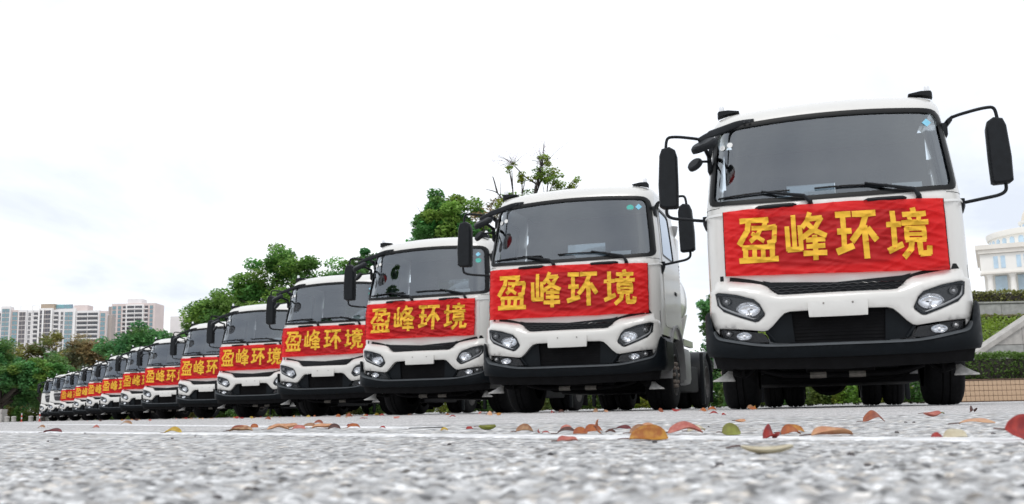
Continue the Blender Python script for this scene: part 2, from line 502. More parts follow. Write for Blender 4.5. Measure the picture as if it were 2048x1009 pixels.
    # grab handles
    for (xa, xb, za, zb_) in ((.325, .71, 2.012, 2.018), (-.722, -.33, 2.02, 2.024)):
        xm = [xa, xa + .03, xa + .12, xb - .12, xb - .03, xb]
        MB().tube([(x, front(x, 2.02) - (.018 if i in (0, 5) else .055), za + (zb_ - za) * i / 5) for i, x in enumerate(xm)], [.012, .020, .022, .022, .020, .012], 8).build('grab_handle', 'plastic', t)
    # wipers
    for (pv, el_, en, b0, b1) in (((.83, 2.03), (.79, 2.10), (.34, 2.20), (-.14, 2.185), (.55, 2.170)), ((-.19, 2.045), (-.25, 2.11), (-.66, 2.195), (-1.10, 2.165), (-.38, 2.185))):
        wp = MB().tube([(pv[0], front(pv[0], 2.03) - .02, pv[1] - .03), (pv[0], front(pv[0], 2.03) - .05, pv[1]), (el_[0], front(*el_) - .05, el_[1]), (en[0], front(*en) - .035, en[1])], [.030, .026, .020, .010], 6).build('wiper_arm', 'plastic', t)
        MB().tube([(b0[0] + (b1[0] - b0[0]) * i / 5, front(b0[0] + (b1[0] - b0[0]) * i / 5, b0[1]) - .018, b0[1] + (b1[1] - b0[1]) * i / 5 + .01 * math.sin(i * .63)) for i in range(6)], .010, 5).build('wiper_blade', 'plastic', wp)
    # ---- bumper
    bumper = panel(sym(BUMP_H), bump_y, holes=[HL, [(-x, z) for x, z in reversed(HL)]], step=.055, thick=.07, roll_=.008).build('bumper_shell', 'white', t, smooth=50)
    # plate holder
    pl = panel(fillet(sym([(0, 1.032), (.282, 1.032), (.272, .878), (0, .876)]), .008), bump_y, off=-.022, step=.08, thick=.03, roll_=.004).build('plate_holder', 'white', bumper)
    for x in (-.13, .14):
        MB().lathe([(-.006, .0), (-.006, .008), (.006, .010)], (x, bump_y(x, 1.01) - .024, 1.008), (0, 1, 0), 8).build('bolt', 'dirty', pl)
    # upper slot
    slot = panel(sym([(0, 1.215), (.62, 1.25), (.70, 1.27), (.53, 1.10), (0, 1.10)]), lambda x, z: plan(x) + .05, off=0, step=.1, thick=0).build('slot_mesh', 'plastic', t)
    ms = MB()
    for k in range(4):
        z = 1.118 + k * .026
        ms.tube([(x, plan(x) + .038 + .006 * math.sin(x * 70 + k * 3.14), z + .006 * math.sin(x * 70 + k * 3.14)) for x in np.linspace(-.58 - k * .02, .58 + k * .02, 60)], .005, 4)
    ms.build('mesh_bar', 'gloss', slot)
    # headlights
    for s in (1, -1):
        P = [(s * x, z) for x, z in (HL if s > 0 else list(reversed(HL)))]
        cx, cz = s * .93, 1.015
        inn = [(cx + (x - cx) * .90, cz + (z - cz) * .82) for x, z in P]
        hl = panel(P, lambda x, z: bump_y(abs(x), min(z, brow(x) - .02)), off=.055, step=.06, thick=0).build('headlight', 'gloss', t)
        panel(P, bump_y, holes=[inn], off=-.002, step=.05, thick=.05).build('bezel', 'plastic', hl)
        panel([(cx + (x - cx) * .97, cz + (z - cz) * .95) for x, z in P], bump_y, off=-.006, step=.06, thick=0).build('lens', 'lens', hl)
        def cup(px, pz, rx, rz, dep, m_, nm):
            y0 = bump_y(px, pz) + .012; vs = []; fs_ = []; n_ = 20; pr = [(0, 1), (.35, .93), (.7, .72), (.92, .42), (1, .12)]
            for (d, r_) in pr:
                for k in range(n_):
                    an = 2 * math.pi * k / n_
                    vs.append((px + rx * r_ * math.cos(an), y0 + dep * d, pz + rz * r_ * math.sin(an) - s * 0 - .30 * s * (px and 1) * 0))
            for i in range(4):
                for k in range(n_): fs_.append((i * n_ + k, i * n_ + (k + 1) % n_, (i + 1) * n_ + (k + 1) % n_, (i + 1) * n_ + k))
            fs_.append(tuple(range(4 * n_, 5 * n_)))
            m2 = MB(); m2.add(vs, fs_); m2.lathe([(0, .0), (0, .014), (-.03, .014), (-.035, 0)], (px, y0 + dep, pz), (0, 1, 0), 8)
            return m2.build(nm, m_, hl, recalc=False)
        cup(s * .85, .985, .118, .074, .042, 'chrome', 'reflector')
        cup(s * 1.06, 1.078, .040, .036, .035, 'alu', 'reflector')
        lp = [(1.150, 1.125), (1.128, 1.05), (1.08, 1.005), (.93, .935), (.80, .885), (.765, .885)]
        MB().tube([(s * x, bump_y(x, z) + .012, z) for x, z in arc([(a_, b_, 0) for a_, b_ in lp], 3) for x, z in [(x, z)]] if False else [(s * q.x, bump_y(q.x, q.y) + .010, q.y) for q in arc([(a_, b_, 0) for a_, b_ in lp], 4)], .010, 6).build('light_strip', 'led', hl)
        # fog lamp
        Q = [(s * x, z) for x, z in (FOG if s > 0 else list(reversed(FOG)))]
        fg = panel(Q, bump_y, off=.055, step=.06, thick=.0).build('fog_lamp', 'gloss', t)
        hl_keep = hl; hl = fg
        cup(s * .905, .722, .075, .040, .03, 'chrome', 'reflector')
        cup(s * 1.055, .752, .030, .026, .02, 'alu', 'reflector')
        panel(Q, bump_y, off=.018, step=.07, thick=.0).build('lens', 'lens', fg)
        hl = hl_keep
        # slanted trim panel next to the intake
        tr = [(s * .70, .765), (s * .55, .89), (s * .505, .93), (s * .44, .935), (s * .42, .64), (s * .60, .645), (s * .655, .66)]
        panel(tr if s > 0 else list(reversed(tr)), lambda x, z: plan(x) + .05 + .18 * max(0, .62 - abs(x)), step=.07, thick=.03).build('intake_trim', 'skirt', t)
        MB().tube([(s * .685, plan(.68) + .01, .752), (s * .61, plan(.6) + .01, .652)], [(.012, .02), (.012, .02)], 6).build('trim_rib', 'skirt', t)
    # radiator intake
    rad = MB().box(-.47, .47, .13, .16, .60, .96).build('radiator', 'chassis', t)
    fin = MB()
    for k in range(9):
        fin.box(-.44, .44, .120, .128, .635 + k * .034, .647 + k * .034)
    fin.build('radiator_fin', 'chassis', rad)
    # skirt, lip, chin
    panel(sym(SKIRT_H), skirt_y, step=.06, thick=.10, roll_=.012, rw=.02).build('bumper_skirt', 'skirt', t)
    lipp = [(x, z) for x, z in SKIRT_H[:6]]
    lipp = [(-x, z) for x, z in reversed(lipp[1:])] + lipp
    lv = []; lf = []
    LP = arc([(x, z, 0) for x, z in lipp], 4)
    for i, q in enumerate(LP):
        y = skirt_y(q.x, q.y)
        lv += [(q.x, y - .012, q.y - .012), (q.x, y - .008, q.y + .006), (q.x * .995, y + .03, q.y + .016), (q.x * .98, y + .15, q.y + .018)]
        if i:
            for k in range(3): lf.append((4 * i - 4 + k, 4 * i - 3 + k, 4 * i + 1 + k, 4 * i + k))
    lm = MB(); lm.add(lv, lf); lm.build('bumper_lip', 'lip', t, smooth=60)
    panel(sym([(0, .51), (1.23, .54), (1.20, .415), (.95, .40), (0, .375)]), lambda x, z: plan(min(abs(x) * .96, 1.249)) + .06 + .3 * (.52 - z), step=.1, thick=.06).build('lower_valance', 'chassis', t)
    # side steps / corner fenders / arches
    for s in (1, -1):
        MB().loft([[(s * x, y, z) for x, z in ((1.302, .60), (1.302, .93), (1.262, .985), (1.20, .985), (1.20, .56), (1.27, .54))] for y in (.34, .86)]).build('corner_fender', 'skirt', t)
        am = MB(); ring = []
        for k in range(13):
            an = R(-5 + 190 * k / 12); cy, cz, ra = 1.42, .50, .62
            y, z = cy - math.cos(an) * ra, cz + math.sin(an) * ra * 1.1
            y2, z2 = cy - math.cos(an) * (ra + .035), cz + math.sin(an) * (ra + .035) * 1.1
            ring.append([(s * 1.0, y, z), (s * 1.285, y, z), (s * 1.285, y2, z2), (s * 1.0, y2, z2)])
        am.loft(ring); am.build('front_mudguard', 'grey', t)
        # doors: skin laid on the side wall
        def side(y, z): return Wz(z)
        def cv(y, z, w_): return (s * (w_ + .010), y, z)
        def cvd(y, z, w_): return (s * w_, y, z)
        dz = [(.60, 1.15), (1.66, 1.15), (1.70, 1.5), (1.70, 2.88), (1.62, 2.95), (.82, 2.95), (.75, 2.90), (.57, 2.12), (.56, 2.0)]
        hz = [(.63, 2.14), (1.58, 2.14), (1.60, 2.84), (1.50, 2.87), (.87, 2.88), (.82, 2.84)]
        dr = panel(fillet(dz, .05), side, holes=[fillet(hz, .06)], step=.13, off=0, thick=-.012, conv=cv).build('door', 'white', t)
        hole2 = fillet(hz, .06); inn2 = [(1.16 + (y - 1.16) * .93, 2.45 + (z - 2.45) * .91) for y, z in hole2]
        panel(hole2, side, holes=[inn2], step=.1, off=.014, thick=-.03, conv=cvd).build('window_seal', 'seal', dr)
        panel(hole2, side, step=.15, off=.004, thick=0, conv=cvd).build('side_window', 'sideglass', dr)
        MB().box(s * 1.255 - .02, s * 1.255 + .02, 1.44, 1.60, 1.66, 1.71, .008).build('door_handle', 'plastic', dr)
        # louvred intake panel behind the cab
        lp_ = MB().box(min(s * 1.02, s * 1.215), max(s * 1.02, s * 1.215), 2.07, 2.30, 1.10, 2.62, .02).build('intake_housing', 'white', t)
        for k in range(17):
            z = 1.34 + k * .052
            lo = MB(); lo.box(s * 1.217 - .004, s * 1.217 + .004, 2.09, 2.26, z, z + .026); lo.build('louvre', 'gloss', lp_)
    # intake pipe with funnel (driver side), exhaust (other side)
    ip = MB().tube([(1.15, 2.12, 1.15), (1.15, 2.12, 1.6), (1.15, 2.12, 2.45), (1.15, 2.12, 2.56)], [.055, .055, .05, .035], 12).build('intake_pipe', 'grey', t)
    MB().lathe([(2.54, .03), (2.62, .035), (2.68, .075), (2.80, .10), (2.805, .08), (2.82, .0)], (1.15, 2.12, 0), (0, 0, 1), 14).build('funnel_cap', 'grey', ip)
    # ---- mirrors
    for s in (1, -1):
        mr = MB()
        prof = [(1.535, 2.15), (1.56, 2.135), (1.70, 2.14), (1.735, 2.165), (1.738, 2.40), (1.715, 2.72), (1.685, 2.795), (1.60, 2.812), (1.545, 2.775), (1.525, 2.70), (1.527, 2.40)]
        rg = []
        for (yy, sc) in ((.345, .82), (.36, .95), (.39, 1.0), (.45, 1.0), (.475, .97)):
            rg.append([(s * (1.632 + (x - 1.632) * sc), yy, 2.475 + (z - 2.475) * (1 - (1 - sc) * .35)) for x, z in prof])
        mr.loft(rg); mir = mr.build('wing_mirror', 'plastic', t)
        gl_ = MB(); gl_.add([(s * (1.632 + (x - 1.632) * .88), .4765, 2.475 + (z - 2.475) * .95) for x, z in prof], [tuple(range(len(prof)))]); gl_.build('mirror_glass', 'mirror', mir, smooth=0)
        MB().tube(arc([(s * 1.16, .60, 2.80), (s * 1.23, .52, 2.875), (s * 1.40, .44, 2.905), (s * 1.56, .42, 2.925), (s * 1.625, .42, 2.905), (s * 1.645, .42, 2.80)], 5), .017, 8).build('upper_arm', 'plastic', mir)
        MB().tube(arc([(s * 1.665, .42, 2.15), (s * 1.660, .42, 2.075), (s * 1.60, .43, 2.035), (s * 1.46, .46, 2.015), (s * 1.30, .52, 2.0)], 5), .017, 8).build('lower_arm', 'plastic', mir)
        MB().loft([[(s * 1.20, .50, 2.80), (s * 1.20, .66, 2.80), (s * 1.20, .66, 2.87), (s * 1.20, .50, 2.87)], [(s * 1.245, .49, 2.85), (s * 1.245, .56, 2.85), (s * 1.245, .56, 2.90), (s * 1.245, .49, 2.90)]]).box(s * 1.15 - .05, s * 1.15 + .05, .52, .68, 2.70, 2.84, .02).build('arm_bracket', 'plastic', mir)
        MB().loft([[(s * (1.22 + .07 * q[0] * k_), .52 + .05 * q[1] * k_, z) for q in ((0, -1), (.8, -.8), (1, 0), (.8, .8), (0, 1))] for z, k_ in ((1.855, .35), (1.90, .8), (1.96, 1.1), (2.01, 1.15))]).tube([(s * 1.27, .52, 1.99), (s * 1.27, .52, 2.04)], .028, 8).build('arm_bracket', 'plastic', mir)
    # front-corner mirror on a curved bracket
    bk = MB().tube(arc([(-.70, front(-.7, 3.0) - .01, 2.995), (-.86, front(-.86, 2.99) - .03, 2.985), (-1.02, .33, 2.93), (-1.16, .16, 2.84), (-1.25, .05, 2.76)], 5), [(.020, .040)] * 15 + [(.018, .03)] * 6, 8, flat=(0, 1, 0)).build('mirror_bracket', 'plastic', t)
    for x in (-.745, -.80):
        MB().lathe([(-.012, 0), (-.012, .012), (.004, .014)], (x, front(x, 2.99) - .055, 2.992), (0, 1, 0), 8).build('bolt', 'gloss', bk)
    def disc_mirror(c, rx, rz, dep, tilt, nm):
        n_ = 18; rings = []
        for (d, k_) in ((0, .80), (.25, .96), (.6, 1.0), (1.0, .98)):
            rings.append([tuple(Vector(c) + Matrix.Rotation(tilt[1], 3, 'Y') @ (Matrix.Rotation(tilt[0], 3, 'X') @ Vector((rx * k_ * math.cos(2 * math.pi * i / n_), dep * d, rz * k_ * math.sin(2 * math.pi * i / n_))))) for i in range(n_)])
        m_ = MB(); m_.loft(rings); o = m_.build(nm, 'plastic', bk)
        g2 = MB(); g2.add([tuple(Vector(q) + (Vector(rings[-1][0]) - Vector(rings[-2][0])) * .02) for q in rings[-1]], [tuple(range(n_))]); g2.build('mirror_glass', 'mirror', o, smooth=0)
    disc_mirror((-1.205, -.02, 2.725), .145, .105, .07, (R(-62), R(-20)), 'corner_mirror')
    disc_mirror((-1.33, .16, 2.56), .085, .085, .05, (R(-50), R(-38)), 'round_mirror')
    MB().tube([(-1.175, .50, 2.50), (-1.185, .44, 2.52), (-1.19, .43, 2.68), (-1.22, .12, 2.73)], [.032, .030, .024, .02], 8).tube([(-1.19, .42, 2.62), (-1.27, .22, 2.58)], .014, 6).build('pillar_strut', 'plastic', bk)
    # roof markers
    for s in (1, -1):
        mk = MB().loft([[(s * .86, .60, 3.185), (s * .86, .68, 3.185), (s * .86, .68, 3.196), (s * .86, .60, 3.196)], [(s * .98, .58, 3.17), (s * .98, .70, 3.17), (s * .98, .70, 3.21), (s * .98, .58, 3.21)], [(s * 1.075, .58, 3.145), (s * 1.075, .70, 3.145), (s * 1.075, .70, 3.205), (s * 1.075, .58, 3.205)], [(s * 1.09, .60, 3.13), (s * 1.09, .68, 3.13), (s * 1.09, .68, 3.19), (s * 1.09, .60, 3.19)]]).build('roof_marker', 'plastic', t)
        MB().lathe([(3.19, .030), (3.26, .028), (3.275, .018), (3.276, 0)], (s * 1.045, .64, 0), (0, 0, 1), 10).build('marker_lamp', 'lamp', mk)
    # ---- interior
    MB().loft([[(-1.08, y, z0), (1.08, y, z0), (1.08, y, z1), (.85, y, z1 + .035), (.3, y, z1 + .035), (.1, y, z1 + .01), (-1.08, y, z1)] for y, z0, z1 in ((.42, 1.5, 2.09), (.62, 1.5, 2.10), (.80, 1.5, 2.07), (.88, 1.5, 1.95))]).build('dashboard', 'dash', t)
    for s in (1, -1):
        st = MB().box(s * .56 - .26, s * .56 + .26, 1.25, 1.75, 1.62, 1.76, .04).box(s * .56 - .25, s * .56 + .25, 1.70, 1.84, 1.72, 2.42, .05).build('seat', 'seat', t)
        MB().box(s * .56 - .13, s * .56 + .13, 1.73, 1.83, 2.45, 2.66, .04).build('headrest', 'seat', st)
    sw = MB(); ctr = Vector((.55, 1.02, 2.12)); ax_ = Matrix.Rotation(R(-28), 3, 'X')
    sw.tube([ctr + ax_ @ Vector((.22 * math.cos(i * .3491), .22 * math.sin(i * .3491), 0)) for i in range(19)], .016, 6)
    for an in (0, 2.2, 4.1): sw.tube([ctr, ctr + ax_ @ Vector((.21 * math.cos(an), .21 * math.sin(an), 0))], .015, 5)
    sw.tube([ctr, ctr + Vector((0, -.25, -.28))], .04, 6); sw.build('steering_wheel', 'dash', t)
    pp = MB(); pp.add([(.60, front(.6, 2.14) + .02, 2.128), (.88, front(.88, 2.14) + .02, 2.128), (.88, front(.88, 2.2) + .025, 2.19), (.60, front(.6, 2.2) + .025, 2.19)], [(0, 1, 2, 3)])
    pp.build('permit_paper', 'paper', t, smooth=0)
    # ---- wheels
    def wheel(x, y, w_, s, dual=False):
        p_ = [(-w_ / 2, .30), (-w_ / 2, .43), (-w_ / 2 + .02, .475), (-w_ / 2 + .05, .497), (-.045, .502), (-.040, .488), (-.03, .488), (-.025, .502), (.025, .502), (.03, .488), (.04, .488), (.045, .502), (w_ / 2 - .05, .497), (w_ / 2 - .02, .475), (w_ / 2, .43), (w_ / 2, .30)]
        m_ = MB(); m_.lathe(p_, (x, y, .502), (1, 0, 0), 36); tw = m_.build('wheel', 'rubber', t)
        r_ = MB(); d = s
        if dual: pr = [(w_ / 2 - .005, .305), (w_ / 2 + .0, .285), (.02, .27), (-.06, .20), (-.05, .15), (.10, .12), (.12, .0)]
        else: pr = [(w_ / 2 - .005, .305), (w_ / 2 + .005, .285), (.06, .27), (.10, .21), (.12, .12), (.20, .105), (.215, .06), (.218, 0)]
        r_.lathe(pr, (x, y, .502), (d, 0, 0), 28); rim = r_.build('rim', 'rim', tw)
        if not dual:
            nb = MB()
            for k in range(10):
                an = k * .6283; yy, zz_ = y + .165 * math.cos(an), .502 + .165 * math.sin(an)
                nb.lathe([(.10, .024), (.155, .024), (.16, .03), (.215, .024), (.225, .008), (.225, 0)], (x, yy, zz_), (d, 0, 0), 7)
            nb.build('lug_nut', 'hub', rim)
    for s in (1, -1):
        wheel(s * 1.035, 1.42, .38, s)
        wheel(s * .88, 6.3, .29, s, True); wheel(s * .56, 6.3, .29, s, True)
    # ---- chassis
    ch = MB()
    for s in (1, -1): ch.box(s * .42 - .04, s * .42 + .04, .45, 7.4, .62, .88)
    for y in (.55, 1.8, 3.0, 4.6, 7.2): ch.box(-.4, .4, y, y + .1, .66, .84)
    chs = ch.build('chassis_frame', 'chassis', t)
    MB().tube([(-.92, 1.42, .50), (-.6, 1.42, .36), (.6, 1.42, .36), (.92, 1.42, .50)], .065, 8).build('front_axle', 'chassis', t)
    dif = MB().tube([(-.75, 6.3, .50), (.75, 6.3, .50)], .095, 10)
    dif.lathe([(-.22, .0), (-.2, .12), (-.12, .26), (0, .31), (.12, .26), (.2, .12), (.22, 0)], (-.05, 6.28, .47), (0, 1, 0), 18)
    dif.build('rear_axle', 'chassis', t)
    MB().box(-.34, .34, .6, 1.9, .32, 1.05, .06).box(-.22, .22, 1.9, 2.9, .42, .8, .05).tube([(-.05, 2.9, .56), (-.05, 6.1, .5)], .05, 8).build('engine', 'chassis', t)
    MB().box(-1.0, 1.0, 3.2, 5.3, .29, .75, .04).build('pump_casing', 'chassis', t)
    pb = MB().tube(arc([(-.78, .62, .40), (-.62, .60, .355), (-.4, .60, .335), (.4, .60, .335), (.62, .60, .355), (.80, .62, .41)], 4), .026, 8).build('spray_bar', 'chassis', t)
    for x in (-.30, .08): MB().tube([(x, .60, .335), (x + .16, .60, .335)], .034, 8).build('pipe_coupling', 'dirty', pb)
    # spray nozzles: flat fan-shaped mouths pointing out and forward
    for s in (1, -1):
        rg = []
        for (hw, th, ps) in ((.024, .024, (1.085, .40, .392)), (.034, .03, (1.095, .37, .372)), (.058, .034, (1.115, .335, .340)), (.092, .036, (1.135, .305, .308)), (.106, .037, (1.142, .297, .300)), (.110, .038, (1.144, .295, .286)), (.104, .033, (1.144, .295, .284)), (.05, .02, (1.12, .33, .33))):
            rg.append([(s * (ps[0] + hw * math.cos(2 * math.pi * i / 16)), ps[1] - .25 * hw * math.cos(2 * math.pi * i / 16) + th * math.sin(2 * math.pi * i / 16), ps[2]) for i in range(16)])
        nz = MB(); nz.loft(rg); nzo = nz.build('spray_nozzle', 'nozzle', t)
        MB().tube(arc([(s * .86, .66, .44), (s * .95, .60, .36), (s * 1.02, .50, .37), (s * 1.085, .41, .40)], 4), .035, 8).box(s * .97 - .02, s * .97 + .02, .50, .60, .34, .50, .004).build('nozzle_pipe', 'chassis', nzo)
    # side tank, guards, rear mudguards
    MB().box(.78, 1.215, 2.42, 3.1, .38, .96, .09).build('fuel_tank', 'grey', t)
    MB().box(-1.2, -.78, 2.42, 3.1, .42, .9, .05).build('battery_box', 'chassis', t)
    for s in (1, -1):
        ar = []
        for k in range(11):
            an = R(-12 + 204 * k / 10); ra = .60
            y, z = 6.3 - math.cos(an) * ra, .50 + math.sin(an) * ra * .92
            ar.append([(s * .38, y, z), (s * 1.06, y, z), (s * 1.06, y - math.cos(an) * .025, z + math.sin(an) * .025), (s * .38, y - math.cos(an) * .025, z + math.sin(an) * .025)])
        mg = MB(); mg.loft(ar); mgo = mg.build('rear_mudguard', 'plastic', t)
        MB().box(min(s * .40, s * 1.05), max(s * .40, s * 1.05), 6.895, 6.91, .12, .42).build('mud_flap', 'rubber', mgo)
        MB().box(min(s * 1.0, s * 1.065), max(s * 1.0, s * 1.065), 5.60, 5.68, .08, 1.02, .01).build('guard_post', 'plastic', mgo)
        MB().loft([[(s * 1.17, y, z), (s * 1.225, y, z), (s * 1.225, y, z + .10), (s * 1.17, y, z + .10)] for y, z in ((2.35, .98), (3.3, .98))]).build('side_guard', 'white', t)
    # water tank: rounded body with dished ends
    rg = []
    def tank_ring(y, k_):
        out = []
        for i in range(40):
            an = 2 * math.pi * i / 40; c_, s_ = math.cos(an), math.sin(an)
            out.append((.76 * k_ * math.copysign(abs(c_) ** .82, c_), y, 2.04 + .62 * k_ * math.copysign(abs(s_) ** .85, s_)))
        return out
    for y, k_ in ((2.34, .55), (2.37, .8), (2.44, .93), (2.55, .99), (2.7, 1), (5.9, 1), (6.1, .98), (6.22, .92), (6.32, .82), (6.38, .6)): rg.append(tank_ring(y, k_))
    tk = MB(); tk.loft(rg); tko = tk.build('water_tank', 'white', t)
    for y in (3.1, 4.5, 5.8):
        bd_ = MB(); bd_.loft([[(x * 1.006, y + d, 2.04 + (z - 2.04) * 1.01) for x, _, z in tank_ring(0, 1)] for d in (0, .05)], cap=False); bd_.build('tank_band', 'grey', tko)
    MB().lathe([(2.55, .2), (2.74, .2), (2.77, .17), (2.78, 0)], (0, 4.4, 0), (0, 0, 1), 18).build('tank_hatch', 'grey', tko)
    for s in (1, -1):
        MB().lathe([(-.03, .03), (.02, .05), (.05, .03), (.06, 0)], (s * .56, 5.7, 2.52), (s * .6, 0, .8), 8).build('marker_light', 'plastic', tko)
    MB().box(-.55, .55, 2.5, 6.2, .88, 1.50, .02).build('tank_saddle', 'chassis', tko)
    for y in (2.9, 4.3, 5.7): MB().loft([[(-.78, y + d, 1.75), (-.6, y + d, 1.0), (.6, y + d, 1.0), (.78, y + d, 1.75), (.5, y + d, 1.52), (-.5, y + d, 1.52)] for d in (0, .12)]).build('cradle', 'white', tko)
    MB().box(-1.05, 1.05, 6.95, 7.15, .7, .95, .03).build('rear_bumper', 'chassis', t)
    return t

def copy_tree(o, parent=None):
    c = o.copy(); col.objects.link(c); c.parent = parent
    if parent is not None: c.matrix_parent_inverse = o.matrix_parent_inverse
    for chd in kids.get(o.name, []): copy_tree(chd, c)
    return c

TR = [(3.15, 9.89, -2.21), (.73, 13.96, -.26), (-1.66, 18.03, 1.7), (-4.24, 22.76, .96), (-7.32, 28.54, -.30), (-10.16, 33.87, -.24), (-13.68, 40.34, .29), (-16.17, 44.57, -.06), (-19.44, 50.49, -.03), (-22.19, 55.42, .03), (-25.32, 61.12, .03), (-28.81, 67.14, .05), (-31.29, 70.96, -.02), (-34.48, 76.64, .06)]
YAW = 18.374
truck = make_truck()
kids = {}
for o in bpy.data.objects:
    if o.parent is not None: kids.setdefault(o.parent.name, []).append(o)
ORD = ['nearest and largest', 'second nearest', 'third nearest', 'fourth nearest', 'fifth nearest', 'sixth nearest', 'seventh nearest', 'eighth nearest', 'ninth nearest', 'tenth nearest', 'eleventh nearest', 'twelfth nearest', 'thirteenth nearest', 'farthest and smallest']
trucks = []
for i, (x, y, d) in enumerate(TR):
    o = truck if i == 0 else copy_tree(truck)
    o.location = (x, y, 0); o.rotation_euler = (0, 0, -R(YAW + d))
    if i == 0: lb = 'white truck with red banner, nearest and largest, at the right end of the row'
    elif i < 12: lb = f'white truck with red banner, {ORD[i]}, counted from the right end of the row'
    elif i == 12: lb = 'white truck with bare black grille, right one of the two without a banner'
    else: lb = 'white truck with bare black grille, leftmost and farthest of the whole row'
    tag(o, lb, 'truck', 'white sanitation trucks parked in a row')
    trucks.append(o)

dsrc = None
for i in (1, 2, 3, 5, 6, 9):
    ws_ = [c for c in trucks[i].children if c.name.startswith('windscreen')][0]
    z0, x0 = (2.81, .87) if i == 1 else (2.70, 1.0)
    d_ = MB(); d_.add([(x0 + .05 * math.cos(k * .5236), front(x0 + .05 * math.cos(k * .5236), z0) - .006, z0 + .042 * math.sin(k * .5236)) for k in range(12)], [tuple(range(12))]); d_.build('round_sticker', 'sticker_green', ws_, smooth=0)

# ------------------------------------------------------------------ banners
# characters drawn as broad brush strokes on a 100 x 100 square (polylines, stroke width)
STROKES = [
 [([(6, 94), (80, 94)], 10), ([(74, 94), (66, 76), (95, 76), (91, 44), (76, 42)], 9), ([(29, 94), (25, 70), (3, 42)], 11), ([(38, 76), (60, 76), (50, 58), (32, 46)], 8), ([(36, 64), (66, 46)], 8),
  ([(8, 33), (92, 33)], 9), ([(17, 33), (17, 4)], 10), ([(40, 33), (40, 4)], 9), ([(62, 33), (62, 4)], 9), ([(85, 33), (85, 4)], 10), ([(0, 4), (100, 4)], 10)],
 [([(5, 74), (5, 20)], 9), ([(21, 98), (21, 22)], 9), ([(37, 74), (37, 20)], 9), ([(3, 23), (40, 23)], 9), ([(62, 100), (56, 84), (44, 70)], 9), ([(58, 88), (90, 88), (74, 66), (43, 48)], 9), ([(56, 78), (72, 62), (99, 50)], 9),
  ([(50, 42), (97, 42)], 8), ([(50, 28), (96, 28)], 8), ([(42, 13), (100, 13)], 9), ([(72, 52), (72, -2)], 10)],
 [([(2, 92), (40, 92)], 10), ([(4, 56), (39, 56)], 10), ([(0, 13), (43, 25)], 11), ([(20, 92), (20, 20)], 10), ([(43, 92), (100, 92)], 10), ([(76, 90), (64, 62), (41, 36)], 11), ([(71, 68), (71, -2)], 11), ([(78, 62), (99, 34)], 11)],
 [([(0, 68), (35, 68)], 9), ([(17, 97), (17, 20)], 10), ([(0, 12), (37, 26)], 10), ([(66, 102), (68, 90)], 10), ([(40, 88), (96, 88)], 9), ([(54, 88), (57, 72)], 8), ([(80, 88), (76, 72)], 8), ([(36, 70), (100, 70)], 9),
  ([(47, 60), (47, 34)], 9), ([(88, 60), (88, 34)], 9), ([(43, 58), (92, 58)], 8), ([(45, 46), (90, 46)], 6), ([(43, 34), (92, 34)], 8), ([(58, 34), (55, 16), (37, 0)], 10), ([(76, 34), (76, 5), (96, 5), (98, 17)], 10)]]
def glyph(strokes):
    polys = []
    for pts, w_ in strokes:
        for a, b in zip(pts[:-1], pts[1:]):
            a, b = Vector(a), Vector(b); d = (b - a).normalized(); n_ = Vector((-d.y, d.x)) * (w_ * .64); e = d * (w_ * .28 if len(pts) > 2 else 0)
            polys.append([tuple(a - e + n_), tuple(a - e - n_), tuple(b + e - n_), tuple(b + e + n_)])
    vs = []; es = []
    for q in polys:
        b = len(vs); vs += q; es += [(b, b + 1), (b + 1, b + 2), (b + 2, b + 3), (b + 3, b)]
    V, _, F_, *_r = delaunay_2d_cdt([Vector(q) for q in vs], es, [], 0, 1e-4)
    fs = []
    for t_ in F_:
        cx, cy = sum(V[i].x for i in t_) / 3, sum(V[i].y for i in t_) / 3
        if any(in_poly(cx, cy, q) for q in polys): fs.append(tuple(t_))
    me = bpy.data.meshes.new('glyph'); me.from_pydata([((v.x - 50) / 100, (v.y - 50) / 100, 0) for v in V], [], fs)
    bm = bmesh.new(); bm.from_mesh(me); bmesh.ops.delete(bm, geom=[v for v in bm.verts if not v.link_faces], context='VERTS'); bm.to_mesh(me); bm.free()
    return me
GL = [glyph(s_) for s_ in STROKES]

def fold(x, z, sd, amp, diag):
    """cloth relief in metres, out of the panel"""
    p = Vector((x * 1.2 + sd * 3.1, z * 3.0, sd * 1.7))
    a = mnoise.noise(p * 1.6) * .5
    q = x * .35 + z * (1.0 + diag)
    r1 = 1 - abs(mnoise.noise(Vector((q * 7 + .5 * a, x * 1.1 + sd, sd)))) * 2
    r2 = 1 - abs(mnoise.noise(Vector(((x * .5 - z) * 9 + a, x * 1.6 - sd, 4 + sd)))) * 2
    r3 = mnoise.noise(Vector((x * 6, z * 16, sd)))
    r4 = 1 - abs(mnoise.noise(Vector((x * 2.2 + z * 14 + a, x * .8, 8 + sd)))) * 2
    return amp * (.8 * a + .9 * max(0, r1) ** 3 + .7 * max(0, r2) ** 4 + .55 * max(0, r4) ** 4 + .2 * r3)

